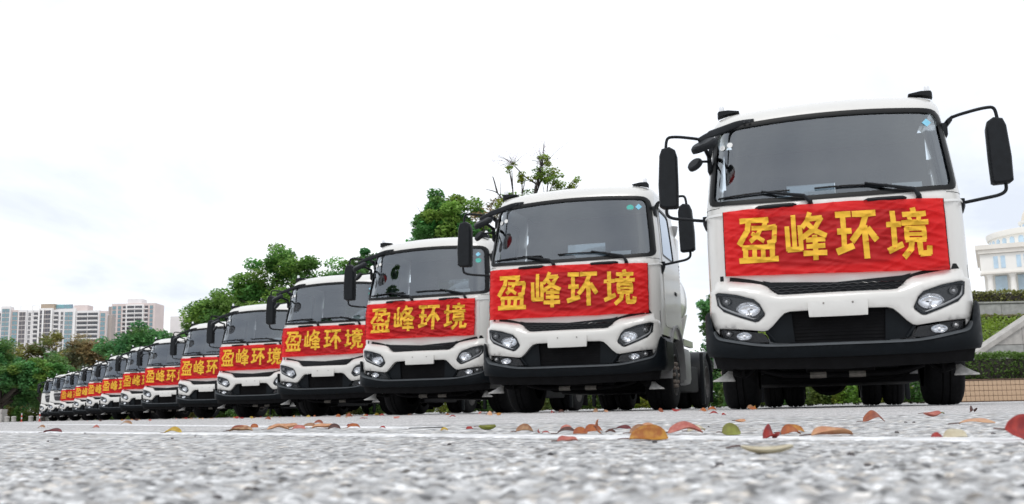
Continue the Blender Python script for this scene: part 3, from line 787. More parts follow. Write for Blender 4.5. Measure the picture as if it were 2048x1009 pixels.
def make_banner(sd, hwl, hwr, ztl, ztr, zbl, zbr, amp, diag, cyo=0.0):
    bn = empty('red_banner')
    def edges(x):
        t_ = (x + hwl) / (hwl + hwr)
        zt = ztl + (ztr - ztl) * t_ + .018 * math.sin(t_ * math.pi) + .012 * mnoise.noise(Vector((x * 3, sd, 0)))
        zb = zbl + (zbr - zbl) * t_ - .004 * math.sin(t_ * math.pi) + .008 * mnoise.noise(Vector((x * 4, sd, 5)))
        return zb, zt
    def cloth(x, z, off=0.0):
        return (x, front(x, z) - .046 - fold(x, z, sd, amp, diag) - off, z)
    nx, nz = 140, 50; vs = []; fs = []
    for i in range(nx + 1):
        x = -hwl + (hwl + hwr) * i / nx; zb, zt = edges(x)
        for j in range(nz + 1): vs.append(cloth(x, zb + (zt - zb) * j / nz))
    for i in range(nx):
        for j in range(nz): fs.append((i * (nz + 1) + j, (i + 1) * (nz + 1) + j, (i + 1) * (nz + 1) + j + 1, i * (nz + 1) + j + 1))
    m = MB(); m.add(vs, fs); m.build('cloth', 'red', bn, smooth=180)
    # hem thread along both long edges
    for sgn in (-1, 1):
        h_ = MB()
        path = []
        for j in range(0, nz + 1, 5):
            x = hwr if sgn > 0 else -hwl; zb, zt = edges(x); path.append(cloth(x, zb + (zt - zb) * j / nz, .001))
        h_.tube(path, .004, 5); h_.build('edge_cord', 'seal', bn)
    for sgn in (-1, 1):
        x0 = hwr if sgn > 0 else -hwl; zt = edges(x0)[1] - .02
        xs2 = [x0 - sgn * .03, x0 + (sgn * 1.235 - x0) * .4, x0 + (sgn * 1.235 - x0) * .8, sgn * 1.238]
        MB().tube([(x, front(x, 2.0) - (.052, .022, .014, .012)[i], zt + (2.0 - zt) * i / 3) for i, x in enumerate(xs2)] + [(sgn * 1.262, .47, 2.0)], [(.004, .014)] * 5, 6, flat=(0, 1, 0)).build('tie_strap', 'paper', bn)
    for k, me in enumerate(GL):
        cx = (-.715, -.25, .225, .70)[k] * (hwl + hwr) / 2.1 + (hwr - hwl) / 2; zb, zt = edges(cx)
        cz = zb + (zt - zb) * (.53 + cyo); w_, h2 = .385 * (hwl + hwr) / 2.1, (zt - zb) * .66
        bm = bmesh.new(); bm.from_mesh(me)
        for v in bm.verts:
            v.co.x *= w_; v.co.y *= h2
            v.co.x += .01 * mnoise.noise(Vector((v.co.y * 6, k, sd))); v.co.y += (ztr - ztl) / (hwl + hwr) * v.co.x + .01 * mnoise.noise(Vector((v.co.x * 6, k + 9, sd)))
        for i in range(1, 20):
            for nrm, L in ((Vector((1, 0, 0)), w_), (Vector((0, 1, 0)), h2)):
                c0 = -L / 2 + L * i / 20
                bmesh.ops.bisect_plane(bm, geom=list(bm.verts) + list(bm.edges) + list(bm.faces), plane_co=nrm * c0, plane_no=nrm)
        for v in bm.verts: v.co = Vector(cloth(cx + v.co.x, cz + v.co.y, .008))
        m2 = bpy.data.meshes.new('character'); bm.to_mesh(m2); bm.free()
        for p_ in m2.polygons: p_.use_smooth = True
        m2.materials.append(M['yellow'])
        link(bpy.data.objects.new('character', m2), bn)
    return bn

BSPEC = [  # seed, half widths left/right, corner heights TL TR BL BR, fold amplitude, diagonal bias
    (1, 1.055, 1.048, 2.005, 1.985, 1.335, 1.278, .020, .2), (2, 1.17, 1.12, 2.02, 1.985, 1.31, 1.30, .018, .3),
    (3, 1.15, 1.02, 2.0, 2.0, 1.36, 1.35, .026, .6), (4, 1.17, 1.10, 2.0, 1.98, 1.345, 1.36, .022, -.5),
    (5, 1.16, 1.05, 2.0, 1.99, 1.32, 1.33, .016, .1), (6, 1.18, 1.05, 2.0, 1.99, 1.30, 1.33, .016, .4),
    (7, 1.14, 1.05, 2.01, 1.99, 1.32, 1.33, .022, .2), (8, 1.16, 1.05, 2.0, 1.99, 1.32, 1.33, .030, 2.0)]
made = []
for i in range(12):
    if i < 8: b_ = make_banner(*BSPEC[i])
    else:
        src = made[{8: 4, 9: 5, 10: 3, 11: 7}[i]]; b_ = src.copy(); col.objects.link(b_)
        for c in children(src): d = c.copy(); col.objects.link(d); d.parent = b_
    b_.location = trucks[i].location; b_.rotation_euler = trucks[i].rotation_euler
    tag(b_, f'red cloth banner with four yellow characters on the {ORD[i]} truck of the row', 'banner', 'red banners hung on the truck fronts')
    made.append(b_)

# ------------------------------------------------------------------ ground
def hash2(i, j, k):
    n = (i * 374761393 + j * 668265263 + k * 982451653) & 0x7fffffff
    n = ((n ^ (n >> 13)) * 1274126177) & 0x7fffffff
    return ((n ^ (n >> 16)) & 0xffff) / 65535.0

def cells(x, y, s):
    """cellular pattern: distance to the nearest stone centre and that stone's random values"""
    gx, gy = np.floor(x / s).astype(np.int64), np.floor(y / s).astype(np.int64)
    best = np.full(x.shape, 9.0); ra = np.zeros(x.shape); rb = np.zeros(x.shape)
    for a in (-1, 0, 1):
        for b in (-1, 0, 1):
            i, j = gx + a, gy + b
            px, py = (i + .15 + .7 * hash2(i, j, 1)) * s, (j + .15 + .7 * hash2(i, j, 2)) * s
            d = np.hypot(x - px, y - py) / s
            m = d < best; best = np.where(m, d, best)
            ra = np.where(m, hash2(i, j, 3), ra); rb = np.where(m, hash2(i, j, 4), rb)
    return best, ra, rb

def asphalt_material(attr):
    m = bpy.data.materials.new('worn_asphalt_near' if attr else 'worn_asphalt'); m.use_nodes = True
    nt = m.node_tree; b = nt.nodes["Principled BSDF"]; b.inputs["Roughness"].default_value = .78; b.inputs["Specular IOR Level"].default_value = .35
    t = nt.nodes.new("ShaderNodeTexCoord")
    big = nt.nodes.new("ShaderNodeTexNoise"); big.inputs["Scale"].default_value = 1.7; big.inputs["Detail"].default_value = 9; big.inputs["Roughness"].default_value = .65
    nt.links.new(t.outputs["Object"], big.inputs["Vector"])
    br = nt.nodes.new("ShaderNodeValToRGB"); br.color_ramp.elements[0].position = .3; br.color_ramp.elements[0].color = (.84, .84, .85, 1); br.color_ramp.elements[1].position = .7; br.color_ramp.elements[1].color = (1.16, 1.16, 1.17, 1)
    nt.links.new(big.outputs["Fac"], br.inputs[0])
    mm = nt.nodes.new("ShaderNodeMixRGB"); mm.blend_type = 'MULTIPLY'; mm.inputs[0].default_value = 1
    nt.links.new(br.outputs[0], mm.inputs[2]); nt.links.new(mm.outputs[0], b.inputs["Base Color"])
    if attr:
        a = nt.nodes.new("ShaderNodeAttribute"); a.attribute_name = "tone"; nt.links.new(a.outputs["Color"], mm.inputs[1])
        n = nt.nodes.new("ShaderNodeTexNoise"); n.inputs["Scale"].default_value = 900; n.inputs["Detail"].default_value = 3
        nt.links.new(t.outputs["Object"], n.inputs["Vector"])
        bp = nt.nodes.new("ShaderNodeBump"); bp.inputs["Strength"].default_value = .3; bp.inputs["Distance"].default_value = .0006
        nt.links.new(n.outputs["Fac"], bp.inputs["Height"]); nt.links.new(bp.outputs[0], b.inputs["Normal"])
    else:
        v = nt.nodes.new("ShaderNodeTexVoronoi"); v.inputs["Scale"].default_value = 105
        nt.links.new(t.outputs["Object"], v.inputs["Vector"])
        sp = nt.nodes.new("ShaderNodeSeparateColor"); nt.links.new(v.outputs["Color"], sp.inputs[0])
        r = nt.nodes.new("ShaderNodeValToRGB"); el_ = r.color_ramp.elements
        el_[0].position = 0; el_[0].color = (.07, .07, .075, 1); el_[1].position = 1; el_[1].color = (.80, .79, .77, 1)
        for ps, c in ((.08, (.135, .13, .13)), (.18, (.29, .282, .278)), (.55, (.43, .42, .412)), (.85, (.61, .595, .57))):
            e = el_.new(ps); e.color = (*c, 1)
        nt.links.new(sp.outputs[0], r.inputs[0]); nt.links.new(r.outputs[0], mm.inputs[1])
        bp = nt.nodes.new("ShaderNodeBump"); bp.inputs["Strength"].default_value = .8; bp.inputs["Distance"].default_value = .004; bp.invert = True
        nt.links.new(v.outputs["Distance"], bp.inputs["Height"]); nt.links.new(bp.outputs[0], b.inputs["Normal"])
    return m

g = MB()
ys = [-300, -40, -5, .2, 1.5, 3.2, 8, 16, 30, 60, 110, 200, 500, 2500]
xs_ = [-1500, -300, -60, -15, -4, 0, 4, 15, 60, 300, 1500]
g.add([(x, y, 0) for y in ys for x in xs_], [(j * 11 + i, j * 11 + i + 1, (j + 1) * 11 + i + 1, (j + 1) * 11 + i) for j in range(len(ys) - 1) for i in range(10)])
tag(g.build('parking_lot', asphalt_material(False), smooth=0), 'worn grey asphalt parking lot', kind='structure')

def near_asphalt():
    yy = [.22]
    while yy[-1] < 3.4: yy.append(yy[-1] * 1.0085)
    yy = np.array(yy); ss = np.arange(-.70, .701, .0045)
    Y = np.repeat(yy[:, None], len(ss), 1); X = Y * ss[None, :]
    F1, ra, rb = cells(X, Y, .0085); F2, rc, rd = cells(X + 3.3, Y + 1.7, .0045)
    amp = np.interp(Y, [.2, .9, 1.5, 3.4], [.0042, .0026, .0013, .0006])
    dome = np.clip(1 - (F1 / .62) ** 2, 0, 1)
    Z = .0006 + amp * (.25 + .75 * ra) * dome + amp * .15 * np.clip(1 - F2 * 1.5, 0, 1)
    und = np.array([[mnoise.noise(Vector((float(x) * 7, float(y) * 7, .3))) for x in X[j, ::6]] for j, y in enumerate(yy)])
    und = np.repeat(und, 6, 1)[:, :X.shape[1]]
    Z += np.clip(und, -.3, 1) * amp * .8
    c = np.empty(X.shape + (4,)); c[..., 3] = 1
    lum = np.interp(rb, [0, .10, .22, .65, .88, 1], [.05, .14, .30, .44, .62, .82]) * np.interp(rd, [0, 1], [.85, 1.15])
    lum = np.where(dome < .12, lum * .45 + .03, lum)
    warm = np.interp(hash2(np.floor(ra * 997).astype(np.int64), np.floor(rb * 997).astype(np.int64), 5), [0, .75, .9, 1], [0, 0, .5, 1])
    c[..., 0] = lum * (1 + .10 * warm); c[..., 1] = lum * (1 - .01 * warm); c[..., 2] = lum * (.985 - .14 * warm)
    nr, nc = X.shape
    idx = np.arange(nr * nc).reshape(nr, nc)
    q = np.stack([idx[:-1, :-1], idx[:-1, 1:], idx[1:, 1:], idx[1:, :-1]], -1).reshape(-1, 4)
    me = bpy.data.meshes.new('asphalt_grit')
    me.from_pydata(np.stack([X, Y, Z], -1).reshape(-1, 3).tolist(), [], q.tolist())
    at = me.color_attributes.new('tone', 'FLOAT_COLOR', 'POINT'); at.data.foreach_set('color', c.reshape(-1))
    for p_ in me.polygons: p_.use_smooth = True
    me.materials.append(asphalt_material(True))
    o = link(bpy.data.objects.new('asphalt_grit', me))
    tag(o, 'coarse stony asphalt surface in the foreground', kind='structure')
near_asphalt()

pm = MB(); rp_ = random.Random(21)
for k in range(34):
    y = .5 * (3.2 / .5) ** rp_.random(); x = rp_.uniform(-.5, .5) * y; r_ = rp_.uniform(.0014, .0034)
    ring = []
    for (zq, kq) in ((0, .9), (.5, 1.0), (.9, .7), (1.1, .25)):
        ring.append([(x + r_ * kq * math.cos(a_) * rp_.uniform(.8, 1.3), y + r_ * kq * math.sin(a_) * rp_.uniform(.8, 1.2), .0012 + r_ * zq * .8) for a_ in [2 * math.pi * i / 7 for i in range(7)]])
    pm.loft(ring)
tag(pm.build('loose_grit', mat('dark_grit', (.11, .10, .10), .8, var=.5, scale=60)), 'small dark loose stones on the foreground asphalt', 'grit', kind='stuff')
M['line'] = mat('road_paint', (.86, .86, .86), .7, var=.45, scale=26, detail=9, bump=.3, bscale=300)
def road_line(name, a, b, w, label):
    a, b = Vector(a), Vector(b); d = (b - a).normalized(); n = Vector((-d.y, d.x)); k = 240; vs = []
    for i in range(k + 1):
        p_ = a + (b - a) * i / k
        for s in (-1, 1):
            e = w / 2 * (1 + .05 * mnoise.noise(Vector((i * .7, s * 9, w))))
            vs.append((p_.x + n.x * e * s, p_.y + n.y * e * s, .0030)); vs.append((p_.x + n.x * (e + .004) * s, p_.y + n.y * (e + .004) * s, .0002))
    fs = []
    for i in range(k):
        o = 4 * i; fs += [(o, o + 4, o + 6, o + 2), (o + 1, o + 5, o + 4, o), (o + 2, o + 6, o + 7, o + 3)]
    m = MB(); m.add(vs, fs); ob = m.build(name, 'line', None, smooth=0); tag(ob, label, kind='structure')
road_line('road_marking', (-9.0, 12.65), (1.6, -.30), .085, 'white painted line crossing the foreground')
road_line('road_marking', (-7.2, 15.2), (-.24, 2.78), .10, 'white painted line nearer the trucks')

# ------------------------------------------------------------------ foliage
def leaf_cloud(name, C, D, N, L, W_, tone, m, parent):
    """C centres, D directions, N normals (n x 3), L W sizes, tone n x 3 -> one mesh of leaf-shaped quads"""
    n = len(C); S = np.cross(D, N); S /= np.linalg.norm(S, axis=1, keepdims=True) + 1e-9
    L = L[:, None]; W_ = W_[:, None]
    v = np.empty((n, 4, 3)); v[:, 0] = C - D * L * .5; v[:, 2] = C + D * L * .5
    v[:, 1] = C + S * W_ * .5 + N * W_ * .12; v[:, 3] = C - S * W_ * .5 + N * W_ * .12
    me = bpy.data.meshes.new(name)
    me.vertices.add(n * 4); me.vertices.foreach_set('co', v.reshape(-1))
    me.loops.add(n * 4); me.loops.foreach_set('vertex_index', np.arange(n * 4))
    me.polygons.add(n); me.polygons.foreach_set('loop_start', np.arange(n) * 4)
    me.update(calc_edges=True)
    c = np.ones((n, 4, 4)); c[..., :3] = tone[:, None, :]
    at = me.color_attributes.new('tone', 'FLOAT_COLOR', 'POINT'); at.data.foreach_set('color', c.reshape(-1))
    me.materials.append(m)
    return link(bpy.data.objects.new(name, me), parent)

def rand_dirs(g_, n, flat=.5):
    a = g_.uniform(0, 2 * np.pi, n); z = g_.normal(0, flat, n)
    d = np.stack([np.cos(a), np.sin(a), z], 1); d /= np.linalg.norm(d, axis=1, keepdims=True)
    u = np.stack([g_.normal(0, .55, n), g_.normal(0, .55, n), np.ones(n)], 1)
    nn = u - d * (u * d).sum(1, keepdims=True); nn /= np.linalg.norm(nn, axis=1, keepdims=True)
    return d, nn

LM = {'green': leaf_mat('leaf_green', (.17, .34, .08)), 'deep': leaf_mat('leaf_deep', (.12, .275, .085)), 'olive': leaf_mat('leaf_olive', (.24, .25, .075)),
      'lime': leaf_mat('leaf_lime', (.22, .32, .045)), 'hedge': leaf_mat('leaf_hedge', (.12, .21, .045)), 'brown': leaf_mat('leaf_brown', (.24, .20, .10)), 'yellow': leaf_mat('leaf_yellow', (.22, .20, .03))}
M['bark'] = mat('bark', (.075, .060, .048), .9, var=.5, scale=14, bump=.6, bscale=30)
M['barkdark'] = mat('bark_dark', (.06, .05, .045), .9, var=.4, scale=14)

def make_tree(name, label, x, y, clumps, leaves, size, m, seed, trunk_r=.16, trunk_top=None, group=None, cat='tree', bark='bark', flatten=.78, hue=.25, m2=None, m2share=0.0, bare=()):
    """clumps: list of (dx, dy, z, r) foliage masses; limbs reach from the trunk to each of them"""
    g_ = np.random.default_rng(seed); rr = random.Random(seed)
    t = empty(name, (x, y, 0)); tag(t, label, cat, group)
    zs = [c[2] for c in clumps]; zmin = min(zs)
    top = trunk_top or zmin * .75
    lm = MB()
    bend = (rr.uniform(-.25, .25), rr.uniform(-.25, .25))
    tp = [Vector((0, 0, -.05)), Vector((bend[0] * .3, bend[1] * .3, top * .4)), Vector((bend[0], bend[1], top))]
    lm.tube(arc(tp, 4), [trunk_r * (1.25 - .55 * i / 8) for i in range(9)], 9)
    for c in clumps:
        e = Vector(c[:3]); b0 = tp[2] + (tp[1] - tp[2]) * rr.uniform(0, .5)
        mid = b0.lerp(e, .5) + Vector((rr.uniform(-.3, .3), rr.uniform(-.3, .3), rr.uniform(-.1, .35))) * c[3]
        lm.tube(arc([b0, mid, e], 4), [trunk_r * (.5 - .43 * i / 8) for i in range(9)], 6)
        for _ in range(3):
            q = e + Vector((rr.uniform(-1, 1), rr.uniform(-1, 1), rr.uniform(-.2, .6))) * c[3] * .8
            lm.tube([mid.lerp(e, .5), mid.lerp(e, .6).lerp(q, .5) + Vector((0, 0, .1 * c[3])), q], [trunk_r * .14, trunk_r * .09, trunk_r * .03], 5)
    for path, r0 in bare:
        lm.tube(arc(path, 4), [r0 * (1 - .85 * i / (4 * (len(path) - 1))) for i in range(4 * (len(path) - 1) + 1)], 6)
    lm.build('trunk', bark, t)
    tot = sum(c[3] ** 2 for c in clumps); Cs = []; Ts = []
    for c in clumps:
        n = max(12, int(leaves * c[3] ** 2 / tot)); k = max(3, int(5 + c[3] * 3))
        sub = []
        for _ in range(k):
            v = g_.normal(0, 1, 3); v /= np.linalg.norm(v); rad = g_.uniform(.35, .95)
            sub.append((np.array(c[:3]) + v * rad * c[3] * np.array([1, 1, flatten + .1]), g_.uniform(.28, .5) * c[3]))
        for s_, r_ in sub:
            m_ = n // k; v = g_.normal(0, 1, (m_, 3)); v /= np.linalg.norm(v, axis=1, keepdims=True)
            rad = g_.uniform(.25, 1.15, m_) ** .6
            Cs.append(s_ + v * (rad * r_)[:, None] * np.array([1.15, 1.15, flatten]))
            b = g_.uniform(.72, 1.3); w = g_.uniform(-hue, hue)
            Ts.append(np.stack([np.full(m_, b * (1 + w)), np.full(m_, b), np.full(m_, b * (1 - w * .6))], 1) * g_.uniform(.75, 1.25, (m_, 1)))
    C = np.concatenate(Cs); T = np.concatenate(Ts); n = len(C); d, nn = rand_dirs(g_, n)
    L = size * g_.uniform(.7, 1.35, n)
    if m2 is not None:
        mask = g_.uniform(0, 1, n) < m2share
        leaf_cloud('crown', C[~mask], d[~mask], nn[~mask], L[~mask], L[~mask] * .5, T[~mask], LM[m], t)
        leaf_cloud('blossom', C[mask], d[mask], nn[mask], L[mask], L[mask] * .6, T[mask], m2, t)
    else:
        leaf_cloud('crown', C, d, nn, L, L * .52, T, LM[m], t)
    return t

def spread(seed, n, rx, ry, z0, z1, r0, r1, dome=.6):
    rr = random.Random(seed); out = []
    while len(out) < n:
        a, b = rr.uniform(-1, 1), rr.uniform(-1, 1)
        if a * a + b * b > 1: continue
        k = 1 - dome * (a * a + b * b)
        out.append((a * rx, b * ry, z0 + (z1 - z0) * rr.uniform(.15, 1) * k, rr.uniform(r0, r1)))
    return out

GT = 'trees behind the truck row'
cl_a = [(-3.3, 0, 5.4, 1.3), (-1.8, .4, 6.3, 1.3), (1.5, 0, 5.9, 1.3), (-.3, .2, 5.2, 1.5), (3.4, 0, 5.4, 1.0), (-4.3, .2, 3.9, 1.2), (-5.0, 0, 3.2, 1.1), (2.9, 0, 7.2, 1.0), (3.2, .3, 6.3, 1.1), (-.6, .3, 7.9, .9), (-4.0, 0, 4.6, 1.5), (-2.9, .6, 6.1, 1.4), (-2.6, -.8, 5.2, 1.4), (-1.2, .2, 7.0, 1.35), (.1, .4, 7.7, 1.15), (1.2, -.3, 7.1, 1.2), (.3, -.6, 6.0, 1.5), (-1.4, -.8, 5.6, 1.5), (2.0, .5, 6.0, 1.3), (-3.6, -.4, 3.6, 1.3), (.8, 0, 4.6, 1.5), (-1.5, 0, 4.2, 1.5), (2.6, -.4, 4.9, 1.2)]
make_tree('broadleaf_tree', 'wide layered green tree rising behind the fourth and fifth trucks', -11.6, 52, cl_a, 60000, .19, 'green', 11, .24, group=GT)
make_tree('broadleaf_tree', 'smaller dark green tree touching the wide layered tree on its right', -7.7, 50, [(-1.0, 0, 6.6, .9), (.1, 0, 7.1, .75), (.5, .3, 7.8, .6), (.5, -.3, 6.2, .9), (-.4, .3, 5.2, 1.0), (1.0, 0, 5.2, .9), (0, 0, 4.2, 1.1)], 16000, .19, 'deep', 12, .16, group=GT)
make_tree('broadleaf_tree', 'drooping bright green tree behind the roof of the third truck', -2.1, 34, [(-.75, 0, 6.75, .6), (-.3, .2, 6.95, .6), (.2, -.2, 6.75, .7), (.75, 0, 6.6, .7), (-.6, .2, 6.2, .8), (.4, 0, 6.2, .85), (-1.3, .3, 5.5, .75), (-.3, -.3, 5.9, .8), (.6, .2, 5.7, .8), (1.1, 0, 6.0, .55), (-1.6, 0, 5.0, .6), (0, 0, 4.8, 1.0), (-.6, -.2, 5.0, .8), (1.0, 0, 4.6, .8)], 34000, .15, 'green', 13, .14, group=GT, hue=.35)
br = [([(.2, 0, 5.2), (.35, 0, 6.1), (.45, .05, 6.75), (.62, 0, 7.3), (.68, 0, 8.0)], .05), ([(.45, .05, 6.75), (.1, .1, 7.0), (-.25, 0, 7.35), (-.45, .05, 7.5)], .03), ([(.2, 0, 5.4), (-.5, .1, 6.15), (-.75, 0, 6.5), (-1.1, 0, 6.62)], .042), ([(-.75, 0, 6.5), (-.86, 0, 6.95), (-.9, 0, 7.0)], .03), ([(-.66, 0, 6.4), (-.66, 0, 7.1)], .012), ([(.35, 0, 6.1), (1.0, .1, 6.45), (1.35, 0, 6.6), (1.6, 0, 6.8)], .04), ([(1.0, .1, 6.1), (1.5, 0, 6.5), (1.7, 0, 6.7)], .035)]
sp = make_tree('sparse_tree', 'half-bare tree with thin branches above the second truck', .35, 30, [(.85, 0, 6.62, .42), (.72, .1, 7.2, .34), (.98, 0, 6.95, .34), (.2, .2, 6.1, .55), (1.55, 0, 6.75, .26), (-.4, 0, 6.15, .5), (.98, .1, 6.25, .45), (.1, 0, 6.9, .3), (.5, 0, 7.05, .34), (-.3, 0, 7.2, .2), (.62, 0, 7.5, .26)], 5200, .085, 'lime', 14, .12, trunk_top=5.2, group=GT, bark='barkdark', bare=br)
g_ = np.random.default_rng(77); n = 360
Cb_ = np.concatenate([g_.normal(0, 1, (n // 2, 3)) * [.22, .15, .2] + [.66, 0, 7.8], g_.normal(0, 1, (n // 2, 3)) * [.26, .15, .17] + [-.42, 0, 7.5]])
d, nn = rand_dirs(g_, len(Cb_)); L = .045 * g_.uniform(.7, 1.4, len(Cb_))
leaf_cloud('blossom', Cb_, d, nn, L, L * .7, g_.uniform(.8, 1.2, (len(Cb_), 1)) * np.ones((1, 3)), leaf_mat('blossom_lilac', (.80, .70, .78), .65), sp)
tw_ = MB(); rr_ = random.Random(3)
for q in list(Cb_[::7]):
    b_ = Vector((.62, 0, 7.3)) if q[0] > .2 else Vector((-.25, 0, 7.35)); tw_.tube([b_, b_.lerp(Vector(q), .5) + Vector((0, 0, .05)), Vector(q)], [.009, .006, .003], 4)
tw_.build('twig', 'barkdark', sp)
make_tree('sparse_tree', 'bare-twigged tree with pale blossom just left of the second truck roof', -.75, 31, [(-.1, 0, 5.9, .45), (.25, 0, 6.3, .35)], 500, .10, 'brown', 15, .08, trunk_top=4.6, group=GT, bark='barkdark', bare=[([(0, 0, 4.4), (-.1, 0, 5.6), (-.3, 0, 6.4)], .04), ([(0, 0, 4.8), (.3, 0, 5.8), (.35, 0, 6.7)], .03)])
make_tree('broadleaf_tree', 'rounded green tree in front of the pink apartment block', -32.2, 95, spread(16, 22, 5.2, 3, 3.6, 9.3, 1.5, 2.2, .35), 36000, .33, 'deep', 16, .3, group=GT)
make_tree('broadleaf_tree', 'green tree just left of the wide layered tree', -21.0, 75, spread(17, 12, 2.6, 2, 3.5, 7.6, 1.0, 1.6, .4), 20000, .25, 'green', 17, .2, group=GT)
make_tree('broadleaf_tree', 'dark green tree between the sixth truck and the wide layered tree', -16.4, 58, spread(27, 10, 2.0, 1.5, 2.8, 5.6, .9, 1.3, .3), 16000, .22, 'deep', 27, .18, group=GT)
for i, (x, y, hh, m_, lb) in enumerate(((-56, 112, 8.6, 'olive', 'olive green tree at the far left edge below the apartments'), (-50.5, 114, 8.9, 'olive', 'olive green tree below the glass tower of the apartments'), (-46.2, 112, 8.3, 'brown', 'brownish olive tree in the middle of the far tree belt'), (-41.5, 116, 7.8, 'olive', 'yellowish olive tree at the right end of the far tree belt'))):
    make_tree('belt_tree', lb, x, y, spread(40 + i, 20, 3.8, 3, 2.0, hh, 1.6, 2.4, .3), 24000, .36, m_, 50 + i, .25, group='olive trees below the apartments', hue=.35)
make_tree('leafy_tree', 'big dark green tree at the left edge beside the last trucks', -47.0, 94, spread(60, 26, 5.0, 3, 1.9, 6.6, 1.3, 2.0, .3), 40000, .32, 'deep', 61, .35, group='leafy trees at the left edge')
make_tree('leafy_tree', 'light green tree leaning over the farthest truck', -42.6, 93, spread(62, 14, 2.4, 2, 2.2, 5.6, .9, 1.4, .3), 22000, .27, 'green', 63, .25, group='leafy trees at the left edge', hue=.3)
make_tree('tall_shrub', 'tall green shrub seen in the gap between the two nearest trucks', 5.2, 26.5, [(0, 0, .8, .8), (.3, .2, 1.5, .75), (-.4, 0, 1.3, .8), (.1, 0, 2.2, .6), (-.5, .2, .6, .7), (.5, 0, .6, .6), (-.2, 0, 2.6, .4)], 12000, .12, 'deep', 70, .06, trunk_top=.7, cat='shrub', flatten=.8)

def make_shrub(name, label, x, y, rx, ry, h_, leaves, size, m, seed, group=None, cat='shrub', rz=0.0):
    g_ = np.random.default_rng(seed); t = empty(name, (x, y, 0), rz); tag(t, label, cat, group)
    n = leaves; a = g_.uniform(0, 2 * np.pi, n); v = g_.uniform(0, 1, n) ** .5; rad = g_.uniform(.3, 1, n) ** .5
    lump = 1 + .25 * np.sin(a * 3 + seed) + .15 * np.sin(a * 7 + 2 * seed)
    v = np.where(g_.uniform(0, 1, n) < .35, g_.uniform(0, .35, n), v)
    C = np.stack([np.cos(a) * rx * rad * lump, np.sin(a) * ry * rad * lump, .04 + h_ * v * np.sqrt(np.clip(1.08 - rad ** 2, 0.02, 1)) * (1 + .22 * np.sin(a * 5 + seed * 1.7))], 1)
    d, nn = rand_dirs(g_, n, .6); L = size * g_.uniform(.7, 1.3, n)
    T = g_.uniform(.6, 1.3, (n, 1)) * np.array([[1, 1, 1]]) * (1 + .3 * np.stack([np.sin(a * 4 + seed), np.zeros(n), np.zeros(n)], 1))
    leaf_cloud('foliage', C, d, nn, L, L * .55, T, LM[m], t)
    st = MB(); rr = random.Random(seed)
    for k in range(7):
        e = (rr.uniform(-.7, .7) * rx, rr.uniform(-.7, .7) * ry, h_ * rr.uniform(.5, .85))
        st.tube([(e[0] * .25, e[1] * .25, 0), (e[0] * .6, e[1] * .6, e[2] * .5), e], [.018, .012, .004], 5)
    st.build('stem', 'bark', t)
GS = 'low shrubs planted behind the trucks'
SH = [(8.25, 21.3), (7.1, 21.2), (6.1, 21.6), (5.2, 22.1), (4.3, 23.2), (3.4, 24.2), (2.4, 25.4), (1.2, 27.0), (-.3, 29.2), (-2.2, 31.8), (-3.8, 34.2), (-5.4, 36.5), (-8.4, 41), (-10.5, 45), (-13, 49.5), (-16, 55), (-19.5, 61), (-23, 67), (-26.5, 73), (-30, 79)]
SW = ['under the nearest truck, left of its right wheels', 'under the middle of the nearest truck', 'under the nearest truck beside its left wheels', 'just left of the nearest truck wheels', 'right of the second truck rear wheel', 'under the right half of the second truck', 'under the middle of the second truck', 'under the left half of the second truck', 'between the second and third trucks', 'under the right half of the third truck', 'under the left half of the third truck', 'between the third and fourth trucks', 'behind the fourth truck', 'behind the fifth truck', 'behind the sixth truck', 'behind the seventh truck', 'behind the eighth truck', 'behind the tenth truck', 'behind the twelfth truck', 'behind the farthest truck']
for i, (x, y) in enumerate(SH):
    make_shrub('low_shrub', f'low leafy shrub seen {SW[i]}', x, y, .85 if i < 12 else 2.3, .65 if i < 12 else 1.4, (.72 if i < 12 else 1.2) + .12 * math.sin(i * 2.3), 5200 if i < 12 else 6500, .085 if i < 12 else .14, ['hedge', 'lime', 'hedge', 'olive'][i % 4] if i not in (2, 3) else 'hedge', 100 + i, GS)

def box_hedge(name, label, x0, x1, y0, y1, z0, z1, n, size, m, seed, cat='hedge', rz=0, tones=(.6, 1.35)):
    g_ = np.random.default_rng(seed); t = empty(name, ((x0 + x1) / 2, (y0 + y1) / 2, z0), rz); tag(t, label, cat)
    w_, d_, h_ = (x1 - x0) / 2, (y1 - y0) / 2, z1 - z0
    P = g_.uniform(-1, 1, (n, 3)); k = g_.integers(0, 3, n)
    P[k == 0, 2] = 1 - g_.uniform(0, .25, (k == 0).sum()); P[k == 1, 1] = -1 + g_.uniform(0, .3, (k == 1).sum())
    C = P * np.array([w_, d_, h_ / 2]) + np.array([0, 0, h_ / 2])
    nz_ = np.array([mnoise.noise(Vector((c[0] * 2.2 + seed, c[1] * 2.2, c[2] * 3))) for c in C])
    C[:, 2] *= 1 + .14 * nz_; C[:, 1] += .08 * nz_
    d, nn = rand_dirs(g_, n, .8); L = size * g_.uniform(.7, 1.4, n)
    T = np.clip(g_.uniform(*tones, (n, 1)) * (1 + .5 * nz_[:, None]), .2, 2) * np.array([[1, 1, 1]])
    leaf_cloud('foliage', C, d, nn, L, L * .55, T, LM[m], t)
    MB().box(-w_ * .94, w_ * .94, -d_ * .8, d_ * .9, 0, h_ * .78, .05).build('woody_core', 'barkdark', t)
    return t

